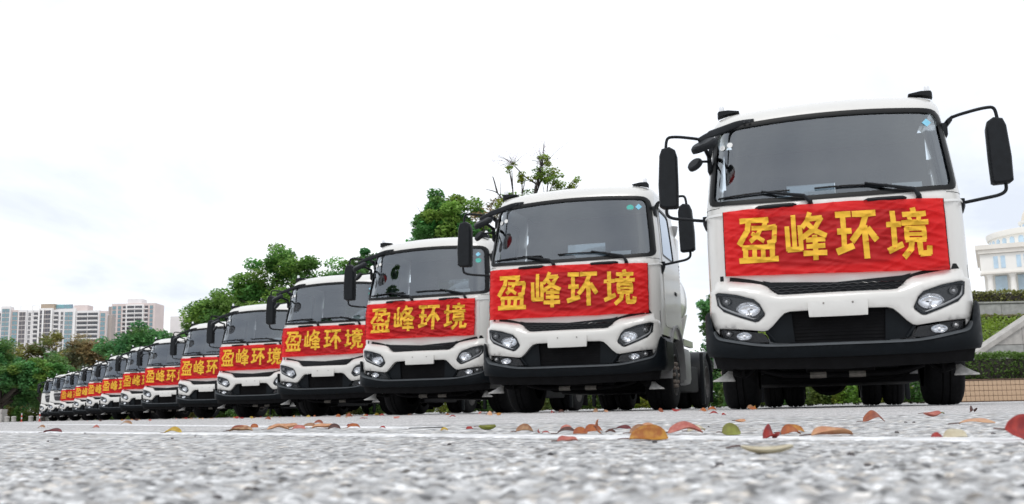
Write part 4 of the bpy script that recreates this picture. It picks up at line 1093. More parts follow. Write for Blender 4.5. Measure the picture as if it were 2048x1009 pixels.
# ------------------------------------------------------------------ right side: planter, hedge, ramp, terrace
M['tile'] = mat('tan_tile', (.46, .30, .185), .45, var=.3, scale=7, col2=(.55, .40, .27))
M['grout'] = mat('grout', (.16, .10, .07), .9, var=.4, scale=20)
M['stone'] = mat('granite', (.36, .36, .34), .75, var=.28, scale=5, bump=.15, bscale=40)
M['stone2'] = mat('pale_granite', (.44, .42, .39), .7, var=.22, scale=6, bump=.12, bscale=40)
M['soil'] = mat('soil', (.07, .05, .035), .95, var=.5, scale=6)
pt = empty('planter_wall', (11.6, 24.2, 0)); tag(pt, 'low planter wall faced with tan tiles, under the hedge at the right edge', 'planter')
MB().box(-1.9, 2.6, 0, .25, 0, .50, .01).build('wall_core', 'grout', pt)
tile_src = None
for r_ in range(4):
    for k in range(42):
        x = -1.9 + .006 + k * .107
        if tile_src is None:
            tile_src = MB().box(0, .099, -.014, 0, 0, .112, .004).build('tile', 'tile', pt, smooth=30); o = tile_src
        else:
            o = tile_src.copy(); col.objects.link(o); o.parent = pt
        o.location = (x, rnd.uniform(-.002, .001), .022 + r_ * .121)
cp = MB().box(-1.92, 2.62, -.03, .27, .505, .53, .004).build('coping', 'grout', pt)
box_hedge('clipped_hedge', 'thick dark green hedge on the tan tiled planter', 9.8, 14.2, 24.45, 25.9, .5, 1.16, 9000, .075, 'hedge', 201)
# stair ramp wall with a sloping coping
rp = empty('ramp_wall', (12.0, 30.0, 0)); tag(rp, 'grey stone ramp wall with a sloping pale coping above the hedge', 'wall')
def slab(poly, y0, y1, name, m_):
    b_ = MB(); n = len(poly); b_.add([(x, y0, z) for x, z in poly] + [(x, y1, z) for x, z in poly], [tuple(range(n)), tuple(reversed(range(n, 2 * n)))] + [(i, (i + 1) % n, n + (i + 1) % n, n + i) for i in range(n)])
    return b_.build(name, m_, rp, smooth=0)
def rz_(x): return 1.40 + (x - 1.47) * .605
xx = [-.9, .4, 1.7, 2.9, 4.1, 5.3, 6.5]
slab([(-2.0, 0), (7.0, 0), (7.0, .88), (-2.0, .88)], .05, .6, 'plinth', 'stone')
for a, b in zip(xx[:-1], xx[1:]):
    for z0, z1 in ((.9, 1.62), (1.635, 2.35), (2.365, 3.1), (3.115, 4.2)):
        ta, tb = min(z1, rz_(a) - .12), min(z1, rz_(b) - .12)
        if tb <= z0 + .02: continue
        P_ = [(a + .006, z0), (b - .006, z0), (b - .006, tb)]
        if ta > z0: P_.append((a + .006, ta))
        else:
            xi_ = a + (b - a) * (z0 - ta) / (tb - ta + 1e-9); P_[0] = (xi_, z0)
        if tb == z1 and rz_(a) - .12 < z1 < rz_(b) - .12:
            xm = 1.47 + (z1 + .12 - 1.40) / .605; P_ = [P_[0], P_[1], P_[2], (xm, z1)] + ([P_[3]] if len(P_) > 3 else [])
        slab(P_, 0, .5, 'stone_panel', 'stone2' if z0 > 1 else 'stone')
slab([(-1.2, rz_(-1.2) - .13), (7.0, rz_(7.0) - .13), (7.0, rz_(7.0) + .03), (-1.2, rz_(-1.2) + .03)], -.06, .6, 'coping', 'stone2')
# grassed bank behind the ramp
bank = MB(); nb = 12
bank.add([(9 + 26 * i / nb, 30.6 + 12.2 * j / nb, (0.2 + 3.25 * (j / nb)) + .12 * mnoise.noise(Vector((i, j, 0)))) for j in range(nb + 1) for i in range(nb + 1)], [(j * (nb + 1) + i, j * (nb + 1) + i + 1, (j + 1) * (nb + 1) + i + 1, (j + 1) * (nb + 1) + i) for j in range(nb) for i in range(nb)])
tag(bank.build('grass_bank', 'soil', None), 'sloping planted bank behind the ramp wall', kind='structure')
g_ = np.random.default_rng(5); n = 48000
C = np.stack([g_.uniform(9.1, 34.8, n), g_.uniform(30.7, 42.4, n), np.zeros(n)], 1); C[:, 2] = .2 + 3.25 * (C[:, 1] - 30.6) / 12.2 + g_.uniform(.02, .26, n)
d, nn = rand_dirs(g_, n, .7); L = .15 * g_.uniform(.7, 1.4, n)
gc = leaf_cloud('ground_cover', C, d, nn, L, L * .6, g_.uniform(.7, 1.3, (n, 1)) * np.array([[1, 1, 1]]), LM['lime'], None)
tag(gc, 'bright lime green ground cover on the bank', 'ground cover', kind='stuff')
# terrace wall
tw = empty('terrace_wall', (24.0, 42.6, 0)); tag(tw, 'long grey stone terrace wall at the right edge below the domed building', 'wall')
MB().box(-8, 12, .1, .6, 2.5, 4.02).build('wall_core', 'grout', tw)
for k in range(18):
    x = -8 + k * 1.1; MB().box(x + .006, x + 1.094, 0, .12, 2.6, 4.0, .012).build('stone_panel', 'stone', tw)
MB().box(-8.05, 12.05, -.04, .62, 4.02, 4.10, .01).build('coping', 'stone', tw)
box_hedge('terrace_hedge', 'olive brown hedge along the top of the terrace wall', 16.2, 34, 42.9, 44.6, 4.05, 4.62, 9000, .13, 'olive', 202)
box_hedge('edge_planting', 'dark brown planting at the foot of the terrace wall', 16.2, 34, 41.9, 42.5, 3.15, 3.5, 3000, .11, 'brown', 203)

# ------------------------------------------------------------------ domed building
M['cream'] = mat('cream_render', (.86, .84, .79), .7, var=.06, scale=.4)
M['creamtrim'] = mat('cream_trim', (.80, .76, .69), .7, var=.08, scale=.6)
M['domem'] = mat('dome_tan', (.78, .70, .58), .6, var=.12, scale=.5)
M['bluewin'] = mat('blue_window', (.52, .68, .80), .15, var=.2, scale=.6, spec=.8)
db = empty('domed_building', (116.2, 189.7, 0), R(-25)); tag(db, 'cream building with columns, blue windows and a dome at the right edge', 'building')
MB().box(-27, 27, 0, 30, 0, 20.4).build('podium', 'cream', db)
MB().box(-25.4, 25.4, 3.4, 28, 20.4, 28.6).build('wall', 'cream', db)
MB().box(-26.2, 26.2, -.6, 29, 28.6, 29.4).box(-26.6, 26.6, -1.0, 29.5, 29.41, 30.3).build('cornice', 'creamtrim', db)
MB().box(-25.9, 25.9, -.1, 3.3, 24.9, 28.55).build('entablature', 'cream', db)
MB().box(-26.1, 26.1, -.35, 3.2, 24.55, 24.88).build('string_course', 'creamtrim', db)
for k in range(13):
    x = -24.4 + k * 4.07
    c_ = MB().lathe([(20.4, .75), (20.8, .75), (20.85, .55), (23.9, .48), (24.0, .6), (24.1, .6), (24.5, .8), (24.54, .8)], (x, .9, 0), (0, 0, 1), 14).build('column', 'cream', db)
    if k < 12:
        MB().box(x + .95, x + 3.1, 3.25, 3.38, 20.6, 24.4).build('window', 'bluewin', db)
        MB().box(x + .9, x + 1.7, -.17, -.11, 25.6, 28.0).build('panel_window', 'bluewin', db) if k % 3 != 2 else None
        MB().box(x + 2.2, x + 3.0, -.17, -.11, 25.6, 28.0).build('panel_window', 'bluewin', db) if k % 3 != 2 else None
MB().lathe([(30.2, 11.4), (33.0, 11.4), (33.1, 11.8), (33.9, 12.0), (34.2, 12.0), (34.21, 8), (34.3, 0)], (-12.5, 16, 0), (0, 0, 1), 48).build('drum', 'cream', db)
MB().lathe([(34.2, 5.2), (36.2, 5.2), (36.3, 5.5), (36.7, 5.6), (36.72, 0)], (-12.5, 16, 0), (0, 0, 1), 40).build('upper_drum', 'cream', db)
MB().lathe([(36.7 + 4.9 * math.sin(R(a)), 4.9 * math.cos(R(a))) for a in range(0, 91, 6)], (-12.5, 16, 0), (0, 0, 1), 40).build('dome', 'domem', db)
def arch_window(r_, an, zc, w_, h_):
    P_ = [(-w_ / 2, 0), (w_ / 2, 0), (w_ / 2, h_ - w_ / 2)] + [(w_ / 2 * math.cos(R(q)), h_ - w_ / 2 + w_ / 2 * math.sin(R(q))) for q in (30, 60, 90, 120, 150)] + [(-w_ / 2, h_ - w_ / 2)]
    b_ = MB(); n = len(P_); rows_ = []
    for off in (.08, -.3):
        rows_ += [(-12.5 + (r_ + off) * math.sin(an) + x * math.cos(an), 16 - (r_ + off) * math.cos(an) + x * math.sin(an), zc + z) for x, z in P_]
    b_.add(rows_, [tuple(range(n))] + [(i, (i + 1) % n, n + (i + 1) % n, n + i) for i in range(n)]); return b_.build('arched_window', 'bluewin', db, smooth=0)
for k in range(-9, 10): arch_window(11.4, k * .17, 30.5, 1.05, 2.2)
for k in range(-4, 5): arch_window(5.2, k * .36, 34.4, .9, 1.6)

# ------------------------------------------------------------------ apartment blocks
M['pink'] = mat('pink_render', (.68, .58, .55), .8, var=.08, scale=.15)
M['pale'] = mat('pale_render', (.78, .76, .75), .8, var=.07, scale=.15)
M['whitef'] = mat('white_frame', (.82, .80, .78), .7)
M['tanr'] = mat('tan_render', (.42, .34, .26), .8, var=.1, scale=.2)
M['greyside'] = mat('grey_side', (.40, .35, .32), .8, var=.1, scale=.2)
M['teal'] = mat('teal_glass', (.14, .36, .38), .12, var=.5, scale=.35, col2=(.18, .21, .28), spec=.8)
M['dkglass'] = mat('dark_glass', (.03, .038, .05), .15, var=.5, scale=.4, col2=(.09, .08, .085), spec=.8)
M['mauve'] = mat('mauve_glass', (.11, .10, .11), .2, var=.4, scale=.5, col2=(.09, .10, .12))
SH_ = 2.87      # storey height
def wall_box(b, x0, x1, y0, y1, z0, z1, name, m_): return MB().box(x0, x1, y0, y1, z0, z1).build(name, m_, b, smooth=0)
cache = {}
def put(b, kind, x, y, z, w_, h_):
    """one balcony or window of a facade; alike ones share their mesh"""
    key = (kind, round(w_, 2), round(h_, 2))
    if key not in cache:
        if kind == 'balcony':
            o = MB().box(0, w_, -1.1, 0, 0, .28).box(.0, w_, -1.12, -1.02, .28, .62).build('balcony', 'whitef', b, smooth=0)
            gl = MB().box(.15, w_ - .15, -.05, -.02, .30, h_ - .1).build('balcony_door', 'dkglass', o, smooth=0)
        else:
            o = MB().box(0, w_, -.16, 0, 0, .14).box(0, w_, -.16, 0, h_ - .14, h_).box(0, .12, -.16, 0, .14, h_ - .14).box(w_ - .12, w_, -.16, 0, .14, h_ - .14).box(w_ / 2 - .05, w_ / 2 + .05, -.14, -.01, .14, h_ - .14).build('window', 'whitef' if kind == 'window' else 'greyside', b, smooth=0)
            gl = MB().box(.12, w_ - .12, -.08, -.04, .14, h_ - .14).build('pane', {'window': 'dkglass', 'tealwindow': 'teal', 'mauvewindow': 'mauve'}[kind], o, smooth=0)
        cache[key] = (o, gl); 
    else:
        s_, sg = cache[key]; o = s_.copy(); col.objects.link(o); o.parent = b
        gl = sg.copy(); col.objects.link(gl); gl.parent = o
    o.location = (x, y, z)
A = empty('apartment_block', (-330, 650, 0), 0); tag(A, 'long pale pink apartment block with teal glass bays at the left edge', 'building')
# facade sections: x0, x1 (metres from the left end), roof height, depth offset
k_ = .319
def sec(u0, u1): return u0 * k_, u1 * k_
wall_box(A, -14, 70.4, 0, 8, 0, 66.5, 'wall', 'pale')
SEC = [(0, 10, 70, 0, 'balcony', 'pale'), (11, 29, 72.5, -1.6, 'tealwindow', 'pale'), (30, 44, 70.5, -.4, 'tealwindow', 'pink'), (45, 61, 70.2, -1.2, 'mauvewindow', 'pale'), (62, 71, 70.0, -.4, 'window', 'pale'), (72, 85, 70.0, -.2, 'balcony', 'pale'), (86, 112, 71.0, -1.4, 'mauvewindow', 'whitef'), (113, 126, 70.0, -.2, 'balcony', 'pale'), (127, 136, 70.0, -.5, 'window', 'pale'), (137, 156, 69.6, -1.8, 'tealwindow', 'pale'), (160, 206, 69.0, -.8, 'balcony', 'pale'), (207, 220, 68.6, -.6, 'tealwindow', 'pink')]
for (u0, u1, top, yo, kind, wm) in SEC:
    x0, x1 = sec(u0, u1); wall_box(A, x0 - .15, x1 + .15, yo, 3, 30, top, 'bay', wm)
    nw = {'balcony': 2 if u1 - u0 > 20 else 1}.get(kind, 2 if u1 - u0 > 14 else 1); w_ = (x1 - x0 - 1.0) / nw
    for s_ in range(9):
        z = top - 1.0 - (s_ + 1) * SH_
        for q in range(nw): put(A, kind, x0 + .5 + q * w_ + .06, yo - .02, z, w_ - .12, 2.5)
wall_box(A, *sec(86, 113), 1, 12, 66, 74.0, 'roof_house', 'tanr'); wall_box(A, *sec(113, 150), 3, 12, 66, 72.3, 'roof_house', 'pale')
wall_box(A, *sec(114, 148), 2.8, 3.0, 71.0, 73.6, 'roof_glazing', 'teal'); wall_box(A, *sec(150, 177), 3, 12, 66, 73.0, 'roof_house', 'pink')
for (a, b) in ((11, 29), (48, 72), (72, 86)):
    x0, x1 = sec(a, b)
    for (p0, p1, z0, z1) in ((x0, x1, 72.6, 73.0), (x0, x0 + .3, 69, 72.6), (x1 - .3, x1, 69, 72.6)): wall_box(A, p0, p1, -1, -.7, z0, z1, 'roof_frame', 'whitef')
wall_box(A, *sec(220.5, 229), 1.5, 7, 0, 66.0, 'side_wing', 'greyside')
for u in (87, 95, 112, 158): wall_box(A, u * k_ - .5, u * k_ + .5, -2.0, 0, 30, 70.6, 'pilaster', 'whitef')
B = empty('apartment_block', (-276.5, 700, 0), 0); tag(B, 'pink apartment tower with a white balcony frame behind the green tree', 'building')
k_ = .343
wall_box(B, 0, 30, 0, 18, 0, 78.6, 'wall', 'pink'); wall_box(B, 10, 19.8, 2, 12, 78.6, 82.0, 'roof_house', 'pale'); wall_box(B, -3.0, -.02, 2, 18, 0, 77.0, 'side_wing', 'greyside')
wall_box(B, 10.2, 22.4, -1.2, 0, 40, 77.8, 'balcony_frame', 'whitef')
for s_ in range(8):
    z = 77.4 - (s_ + 1) * 2.95
    for q in range(2): put(B, 'balcony', 11.0 + q * 5.4, -1.22, z, 5.2, 2.5)
    put(B, 'balcony', 7.6, -.02, z, 2.4, 2.5); put(B, 'balcony', 22.7, -.02, z, 2.6, 2.5)
    put(B, 'tealwindow', .5, -.02, z, 2.6, 2.5); put(B, 'tealwindow', 4.4, -.02, z, 2.2, 2.5); put(B, 'tealwindow', 26.3, -.02, z, 2.2, 2.5)
Cb = empty('apartment_block', (-246, 730, 0), 0); tag(Cb, 'low white apartment block half hidden by trees, right of the pink tower', 'building')
wall_box(Cb, 0, 9, 0, 14, 0, 72.0, 'wall', 'pale'); wall_box(Cb, 9.02, 26, 1, 14, 0, 73.2, 'wall', 'whitef'); wall_box(Cb, 14, 20, 3, 10, 73.2, 79.0, 'roof_house', 'pink')
for s_ in range(4):
    z = 72.2 - (s_ + 1) * 2.95
    for q in range(4): put(Cb, 'balcony', 9.6 + q * 4.0, .98, z, 3.7, 2.5)

# ------------------------------------------------------------------ small things at the far left
M['redw'] = mat('red_paint', (.55, .05, .03), .5)
sb = empty('stone_block', (-39.6, 78, 0)); tag(sb, 'grey stone plinth with a pale sloping top at the left edge of the lot', 'plinth')
MB().box(-1.6, .45, 0, 1.0, 0, .62, .02).build('base', 'stone', sb)
MB().loft([[(-1.3, y, .62), (.7, y, .62), (.75, y, .98), (.35, y, .99), (-1.2, y, .80)] for y in (.05, .95)]).box(.46, .75, .05, .95, 0, .62).build('cap', 'stone2', sb)
bsrc = None
for i, (u_, lb) in enumerate(((-38.4, 'pale stone bollard next to the stone plinth'), (-37.9, 'second pale stone bollard right of the stone plinth'), (-36.6, 'third pale stone bollard, beside the red and white post'), (-36.0, 'rightmost pale stone bollard near the farthest truck'))):
    b_ = empty('bollard', (u_, 78, 0)); tag(b_, lb, 'bollard', 'pale bollards at the far left')
    MB().lathe([(0, .17), (.33, .16), (.34, .19), (.38, .19), (.42, .14), (.44, 0)], (0, 0, 0), (0, 0, 1), 14).build('post', 'stone2', b_)
    MB().lathe([(0, .2), (.05, .2), (.055, .17)], (0, 0, 0), (0, 0, 1), 14).build('foot', 'stone', b_)
for i, (x, y, lb) in enumerate(((-32.25, 70, 'red and white traffic post left of the farthest truck'), (-37.3, 78, 'red and white traffic post between the pale bollards'))):
    p_ = empty('traffic_post', (x, y, 0)); tag(p_, lb, 'traffic post', 'red and white traffic posts')
    MB().lathe([(0, .11), (.03, .11), (.04, .04), (.2, .04)], (0, 0, 0), (0, 0, 1), 10).build('foot', 'redw', p_)
    MB().lathe([(.2, .042), (.34, .042)], (0, 0, 0), (0, 0, 1), 10).build('white_band', 'lamp', p_)
    MB().lathe([(.34, .042), (.5, .042)], (0, 0, 0), (0, 0, 1), 10).build('red_band', 'redw', p_)
    MB().lathe([(.5, .042), (.62, .042), (.64, 0)], (0, 0, 0), (0, 0, 1), 10).build('white_band', 'lamp', p_)
for i, x in enumerate((-44.0, -43.1, -42.0, -40.8, -39.9)):
    p_ = empty('fence_post', (x, 97, 0)); tag(p_, f'pale upright fence post under the dark tree, {["leftmost", "second from the left", "middle one", "second from the right", "rightmost"][i]}', 'post', 'pale fence posts under the dark tree')
    MB().box(-.14, .14, -.14, .14, 0, 1.5 + .2 * (i % 2), .02).build('shaft', 'stone2', p_)
    MB().box(-.18, .18, -.18, .18, 1.5 + .2 * (i % 2), 1.58 + .2 * (i % 2), .02).build('cap', 'stone2', p_)

# ------------------------------------------------------------------ fallen leaves
def leafmat(name, c, c2):
    m = bpy.data.materials.new(name); m.use_nodes = True; nt = m.node_tree; b = nt.nodes["Principled BSDF"]; b.inputs["Roughness"].default_value = .5
    t = nt.nodes.new("ShaderNodeTexCoord"); n = nt.nodes.new("ShaderNodeTexNoise"); n.inputs["Scale"].default_value = 90; n.inputs["Detail"].default_value = 5
    nt.links.new(t.outputs["Object"], n.inputs["Vector"])
    r = nt.nodes.new("ShaderNodeValToRGB"); r.color_ramp.elements[0].position = .38; r.color_ramp.elements[0].color = (*c2, 1); r.color_ramp.elements[1].position = .6; r.color_ramp.elements[1].color = (*c, 1)
    nt.links.new(n.outputs["Fac"], r.inputs[0]); nt.links.new(r.outputs[0], b.inputs["Base Color"])
    tl = nt.nodes.new("ShaderNodeBsdfTranslucent"); nt.links.new(r.outputs[0], tl.inputs[0]); mx = nt.nodes.new("ShaderNodeMixShader"); mx.inputs[0].default_value = .3
    nt.links.new(b.outputs[0], mx.inputs[1]); nt.links.new(tl.outputs[0], mx.inputs[2]); nt.links.new(mx.outputs[0], nt.nodes["Material Output"].inputs[0])
    return m
LC = {'orange': leafmat('leaf_orange', (.50, .17, .04), (.36, .09, .03)), 'amber': leafmat('leaf_amber', (.58, .30, .05), (.42, .15, .03)), 'red': leafmat('leaf_red', (.48, .05, .035), (.30, .03, .03)), 'rust': leafmat('leaf_rust', (.40, .115, .045), (.27, .07, .035)),
      'brown': leafmat('leaf_darkbrown', (.13, .045, .03), (.075, .03, .022)), 'peach': leafmat('leaf_peach', (.68, .42, .24), (.60, .30, .17)), 'pink': leafmat('leaf_pink', (.62, .26, .20), (.50, .15, .12)), 'green': leafmat('leaf_yellowgreen', (.28, .31, .05), (.20, .20, .04)),
      'yellow': leafmat('leaf_gold', (.62, .46, .07), (.50, .32, .05)), 'cream': leafmat('leaf_cream', (.70, .65, .50), (.60, .53, .38)), 'tan': leafmat('leaf_tan', (.50, .32, .18), (.33, .16, .08)), 'maroon': leafmat('leaf_maroon', (.20, .03, .035), (.12, .025, .03))}
def fallen_leaf(x, y, L, colour, label, asp=.6, bend=.3, curl=.2, tilt=0, yaw=0, pitch_=0, group='fallen leaves on the asphalt', stalk=True, seed=0):
    t = empty('fallen_leaf', (x, y, 0)); tag(t, label, 'leaf', group)
    nl, nw = 14, 8; vs = []; rr = random.Random(seed * 7 + int(x * 1000))
    w1, w2 = rr.uniform(-.1, .1), rr.uniform(-.08, .08)
    for side in (0, 1):
        for i in range(nl + 1):
            u = i / nl; hw = max(.012, math.sqrt(max(0, 1 - (2 * u - 1) ** 2)) * (1 + .18 * (u - .5))) * asp * .5
            for j in range(nw + 1):
                v = (j / nw) * 2 - 1; xx_ = u - .5; yy_ = v * hw
                z = -bend * 4 * xx_ * xx_ * .5 + curl * (v * v) * hw * 1.6 + w1 * math.sin(u * 5 + 1) * v * .4 + w2 * math.sin(u * 9) * .4 - .02 * (1 - abs(v)) ** 2
                vs.append(Vector((xx_ * L, yy_ * L, z * L - side * .0007)))
    rot = Matrix.Rotation(R(yaw), 3, 'Z') @ Matrix.Rotation(R(tilt), 3, 'X') @ Matrix.Rotation(R(pitch_), 3, 'Y')
    vs = [rot @ v for v in vs]; zm = min(v.z for v in vs)
    lift = Vector((0, 0, .0016 - zm)); st = [rot @ Vector((-.5 * L - .28 * L * k_, .05 * L * k_, -bend * .5 * L - .05 * L * k_ * k_)) + lift for k_ in (0, .5, 1)]
    vs = [v + lift for v in vs]
    n1_ = (nl + 1) * (nw + 1); fs = []
    for s_ in (0, 1):
        for i in range(nl):
            for j in range(nw):
                a = s_ * n1_ + i * (nw + 1) + j; q = (a, a + nw + 1, a + nw + 2, a + 1); fs.append(q if s_ == 0 else tuple(reversed(q)))
    for i in range(nl):
        for j in (0, nw):
            a = i * (nw + 1) + j; fs.append((a, a + nw + 1, a + nw + 1 + n1_, a + n1_))
    m = MB(); m.add([v[:] for v in vs], fs); m.build('blade', LC[colour], t, smooth=180)
    if stalk:
        st = [Vector((s.x, s.y, max(s.z, .0025))) for s in st]
        MB().tube(st, [.0009, .0008, .0007], 5).build('stalk', LC['brown'], t)
    return t
FL = [
 (.169, 1.322, .060, 'amber', 'large amber leaf standing on edge across the white line, centre right', .55, .15, .35, 62, 2),
 (.134, 1.706, .036, 'orange', 'upright round orange leaf standing in the middle cluster', .80, .05, .2, 80, 78),
 (.108, 1.735, .030, 'orange', 'orange leaf leaning beside the upright round leaf', .75, .3, .2, 55, 10),
 (.086, 1.745, .041, 'brown', 'dark brown arched leaf at the left of the middle cluster', .5, .55, .1, 25, 5),
 (.100, 2.077, .030, 'pink', 'pinkish leaf tilted behind the dark brown arched leaf', .6, .2, .2, 60, -30),
 (.160, 1.76, .022, 'brown', 'small dark brown leaf right of the upright round leaf', .6, .3, .2, 30, -15),
 (.213, 2.052, .036, 'maroon', 'dark maroon leaf lying behind the large amber leaf', .42, .15, .2, 40, 0),
 (.262, 1.60, .066, 'pink', 'long pink leaf behind the large amber leaf, right side', .42, .35, .3, 40, 4),
 (.20, 1.66, .044, 'tan', 'tan leaf peeking over the large amber leaf', .6, .4, .2, 50, 12),
 (.017, 1.976, .042, 'tan', 'tan and brown leaf alone left of the middle cluster', .6, .4, .3, 48, 18),
 (.041, 1.868, .018, 'red', 'small red leaf standing upright near the middle cluster', .5, .1, .2, 70, 80),
 (.052, 1.82, .016, 'red', 'tiny red leaf lying beside the small upright red leaf', .6, .4, .1, 20, 0),
 (-.108, 2.428, .022, 'red', 'small red leaf at the tip of the pale green curled leaf', .6, .3, .2, 50, 30),
 (-.062, 2.258, .046, 'green', 'pale green curled leaf left of the middle', .5, -.55, .5, 20, 8),
 (-.160, 2.312, .020, 'yellow', 'small bright yellow leaf on the near white line, left of the curled one', .7, .4, .2, 40, 0),
 (.303, 1.458, .032, 'green', 'round yellow-green leaf standing on the white line', .95, .25, .15, 66, 4),
 (.304, 1.243, .026, 'red', 'crumpled red leaf on the near side of the white line', .8, .5, .7, 50, 40),
 (.377, 1.421, .034, 'orange', 'orange arched leaf with peach leaf in front, right of centre', .7, .5, .2, 42, 12),
 (.405, 1.33, .062, 'peach', 'long flat peach leaf on the white line, right of centre', .38, .1, .4, 22, -6),
 (.762, 2.20, .056, 'rust', 'rust brown dome-shaped leaf alone in front of the nearest truck', .75, .75, .1, 40, 0),
 (.810, 1.819, .076, 'peach', 'wide peach leaf with a yellow ridge at the right', .5, .32, -.1, 14, 0),
 (1.118, 2.779, .054, 'pink', 'pink leaf with curled-up tip at the right', .45, -.5, .5, 28, -10),
 (1.332, 3.251, .036, 'green', 'small green leaf behind the pink curled leaf', .6, .3, .2, 20, 5),
 (1.583, 3.58, .034, 'brown', 'dark brown crumpled leaf near the right edge', .8, .8, .6, 30, 40),
 (.469, 1.157, .016, 'red', 'small red leaf on the white line near the right edge', .7, .5, .2, 50, 0),
 (.486, 1.15, .030, 'cream', 'pale cream-green leaf on the white line near the right edge', .6, .1, .4, 60, -28),
 (.503, 1.03, .052, 'red', 'large red-orange leaf cut by the right edge of the picture', .62, .15, .2, 74, 24),
 (.212, .88, .052, 'cream', 'blurred pale cream leaf lying closest to the camera', .34, -.35, .3, 12, -14),
 (1.037, 5.41, .050, 'red', 'small red leaf in front of the left wheel of the nearest truck', .6, .4, .2, 30, 0),
 (.901, 4.475, .026, 'red', 'tiny dark red leaf just right of that wheel', .7, .5, .3, 40, 30),
 (.558, 2.575, .034, 'peach', 'small peach leaf above the round yellow-green leaf', .5, -.3, .3, 30, 10),
 (-.934, 2.818, .058, 'yellow', 'yellow leaf on the near white line at the left', .55, .35, .2, 30, 4),
 (-1.573, 3.515, .074, 'maroon', 'long dark red leaf on the white line at the far left', .32, .2, .3, 24, 3),
 (-.77, 2.90, .080, 'tan', 'long tan leaf lying at the left end of the leaf drift', .4, .1, .3, 18, -4),
 (-.93, 3.68, .034, 'orange', 'small orange leaf standing in the leaf drift', .8, .4, .2, 60, 8),
 (-.743, 3.35, .090, 'peach', 'long pale peach leaf in the leaf drift', .38, -.25, .4, 26, 0),
 (-.58, 3.15, .100, 'peach', 'longest peach leaf at the right of the leaf drift', .34, .1, .3, 22, -3),
 (-.94, 4.93, .052, 'rust', 'round rust leaf on a thin stalk above the leaf drift', .65, .5, .1, 45, 5),
 (-.509, 2.90, .042, 'brown', 'dark reddish brown domed leaf at the right of the drift', .7, .6, .1, 45, 0),
 (-.546, 3.38, .028, 'red', 'red leaf standing on its tip right of the drift', .4, .2, .2, 80, 80),
 (-2.71, 11.3, .08, 'rust', 'rust leaf on the asphalt in front of the fifth truck', .7, .5, .2, 50, 0),
 (-.372, 2.887, .020, 'red', 'small red leaf lying on the farther white line', .6, .4, .2, 30, 0),
 (-2.888, 7.67, .10, 'tan', 'large tan leaf in front of the seventh truck', .5, .6, .1, 34, 0),
 (-2.088, 5.15, .036, 'pink', 'small pink leaf left of the large tan leaf', .6, .4, .4, 50, 30),
 (-2.747, 5.99, .048, 'tan', 'small tan leaf at the far left before the last trucks', .6, .6, .2, 40, 0),
 (-.496, 8.13, .060, 'red', 'bright red leaf in front of the third truck', .5, .4, .2, 30, 0),
 (-1.298, 8.85, .080, 'red', 'thin red leaf lying flat before the fourth truck', .3, .1, .2, 18, 0),
 (1.789, 9.4, .10, 'orange', 'orange leaf beside the rear wheel gap of the second truck', .6, .6, .2, 40, 0),
 (-.70, 3.05, .075, 'peach', 'pale peach leaf overlapping the left of the leaf drift', .45, .2, .3, 20, 12),
 (-.66, 3.3, .060, 'tan', 'tan leaf tucked behind the longest peach leaf', .5, .4, .2, 30, -8),
 (-.83, 3.1, .055, 'rust', 'rust leaf lying at the front left of the drift', .6, .4, .2, 24, 20),
 (-.62, 2.95, .050, 'pink', 'pink leaf at the front of the drift', .6, .3, .2, 34, -15),
 (-.47, 3.0, .045, 'orange', 'orange leaf at the right end of the drift', .6, .5, .2, 34, 10),
 (-.88, 3.35, .050, 'peach', 'small peach leaf at the back of the drift', .5, .3, .3, 30, 25),
 (.14, 1.86, .040, 'orange', 'orange leaf half hidden behind the upright round leaf', .6, .4, .2, 60, 15),
 (.225, 1.78, .045, 'peach', 'peach leaf half hidden behind the large amber leaf', .5, .4, .3, 50, -10),
 (.30, 1.72, .040, 'cream', 'pale cream leaf at the right tip of the long pink leaf', .5, .3, .3, 40, 20),
 (.40, 1.50, .040, 'amber', 'amber leaf behind the orange arched leaf', .6, .4, .2, 45, -12),
 (.066, 1.333, .032, 'pink', 'pale pink leaf on the near side of the white line, centre', .5, .1, .3, 30, 0),
]
for i, a in enumerate(FL):
    fallen_leaf(a[0], a[1], a[2] * .84, a[3], a[4], a[5], a[6] * .75, a[7], a[8] if a[8] > 66 else a[8] * .62, a[9], seed=i, stalk=a[2] > .03)
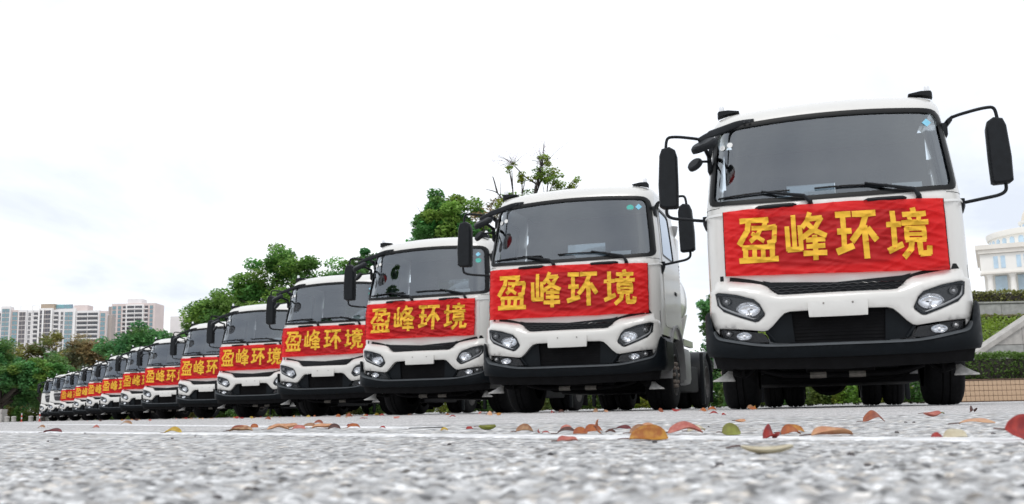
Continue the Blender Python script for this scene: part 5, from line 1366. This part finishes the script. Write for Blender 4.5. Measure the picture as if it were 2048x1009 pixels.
rr = random.Random(99); pal = ['orange', 'red', 'peach', 'tan', 'yellow', 'brown', 'amber', 'pink', 'rust']; used = set(); made_n = 0
while made_n < 64:
    k_ = rr.uniform(0, 5.6); j0 = int(k_); f_ = k_ - j0; a, b = TR[j0], TR[j0 + 1]; near = rr.choice((0, 0, 1, 2))
    back = (rr.uniform(.3, 1.3), rr.uniform(1.6, 3.0), rr.uniform(3.2, 5.5))[near]
    x, y = a[0] + (b[0] - a[0]) * f_ - back * .35, a[1] + (b[1] - a[1]) * f_ - back
    c = rr.choice(pal); half = 'right' if f_ < .5 else 'left'
    lb = f'small {c} leaf {("close to the bumper,", "some steps ahead,", "far out ahead,")[near]} {half} side of the {ORD[j0]} truck'
    if lb in used: continue
    used.add(lb); made_n += 1
    fallen_leaf(x, y, rr.uniform(.05, .095), c, lb, rr.uniform(.45, .75), rr.uniform(-.4, .7), rr.uniform(0, .4), rr.uniform(10, 60), rr.uniform(-60, 60), seed=500 + made_n, stalk=False, group='small leaves scattered before the trucks')

# trees on the near side of the lot, left of the view: they show as reflections in the windscreens
make_tree('roadside_tree', 'slender tree reflected in the windscreen of the third truck', -12.4, 12.4, [(0, 0, 5.2, .7), (.4, .3, 6.0, .8), (-.4, -.3, 6.7, .8), (.1, -.3, 7.4, .75), (.2, .2, 8.1, .6), (-.1, 0, 8.7, .45), (.5, .4, 5.0, .7)], 5000, .2, 'deep', 81, .14, group='roadside trees left of the view')
make_tree('roadside_tree', 'broad tree reflected low in the windscreen of the fourth truck', -16.8, 13.2, spread(82, 14, 2.2, 2.2, 5.5, 9.2, .9, 1.3, .3), 9000, .26, 'deep', 83, .2, group='roadside trees left of the view')

# far planting that closes the view under the belt trees
for i, x in enumerate((-66, -61.5, -57, -52.5, -48, -43.5, -39.5, -35.5)):
    make_shrub('belt_shrub', f'dark shrub below the far tree belt, {["first", "second", "third", "fourth", "fifth", "sixth", "seventh", "eighth"][i]} from the left', x, 122, 3.2, 1.6, 3.4 + .5 * math.sin(i * 2), 5000, .34, ['hedge', 'olive'][i % 2], 300 + i, 'shrubs below the far tree belt')
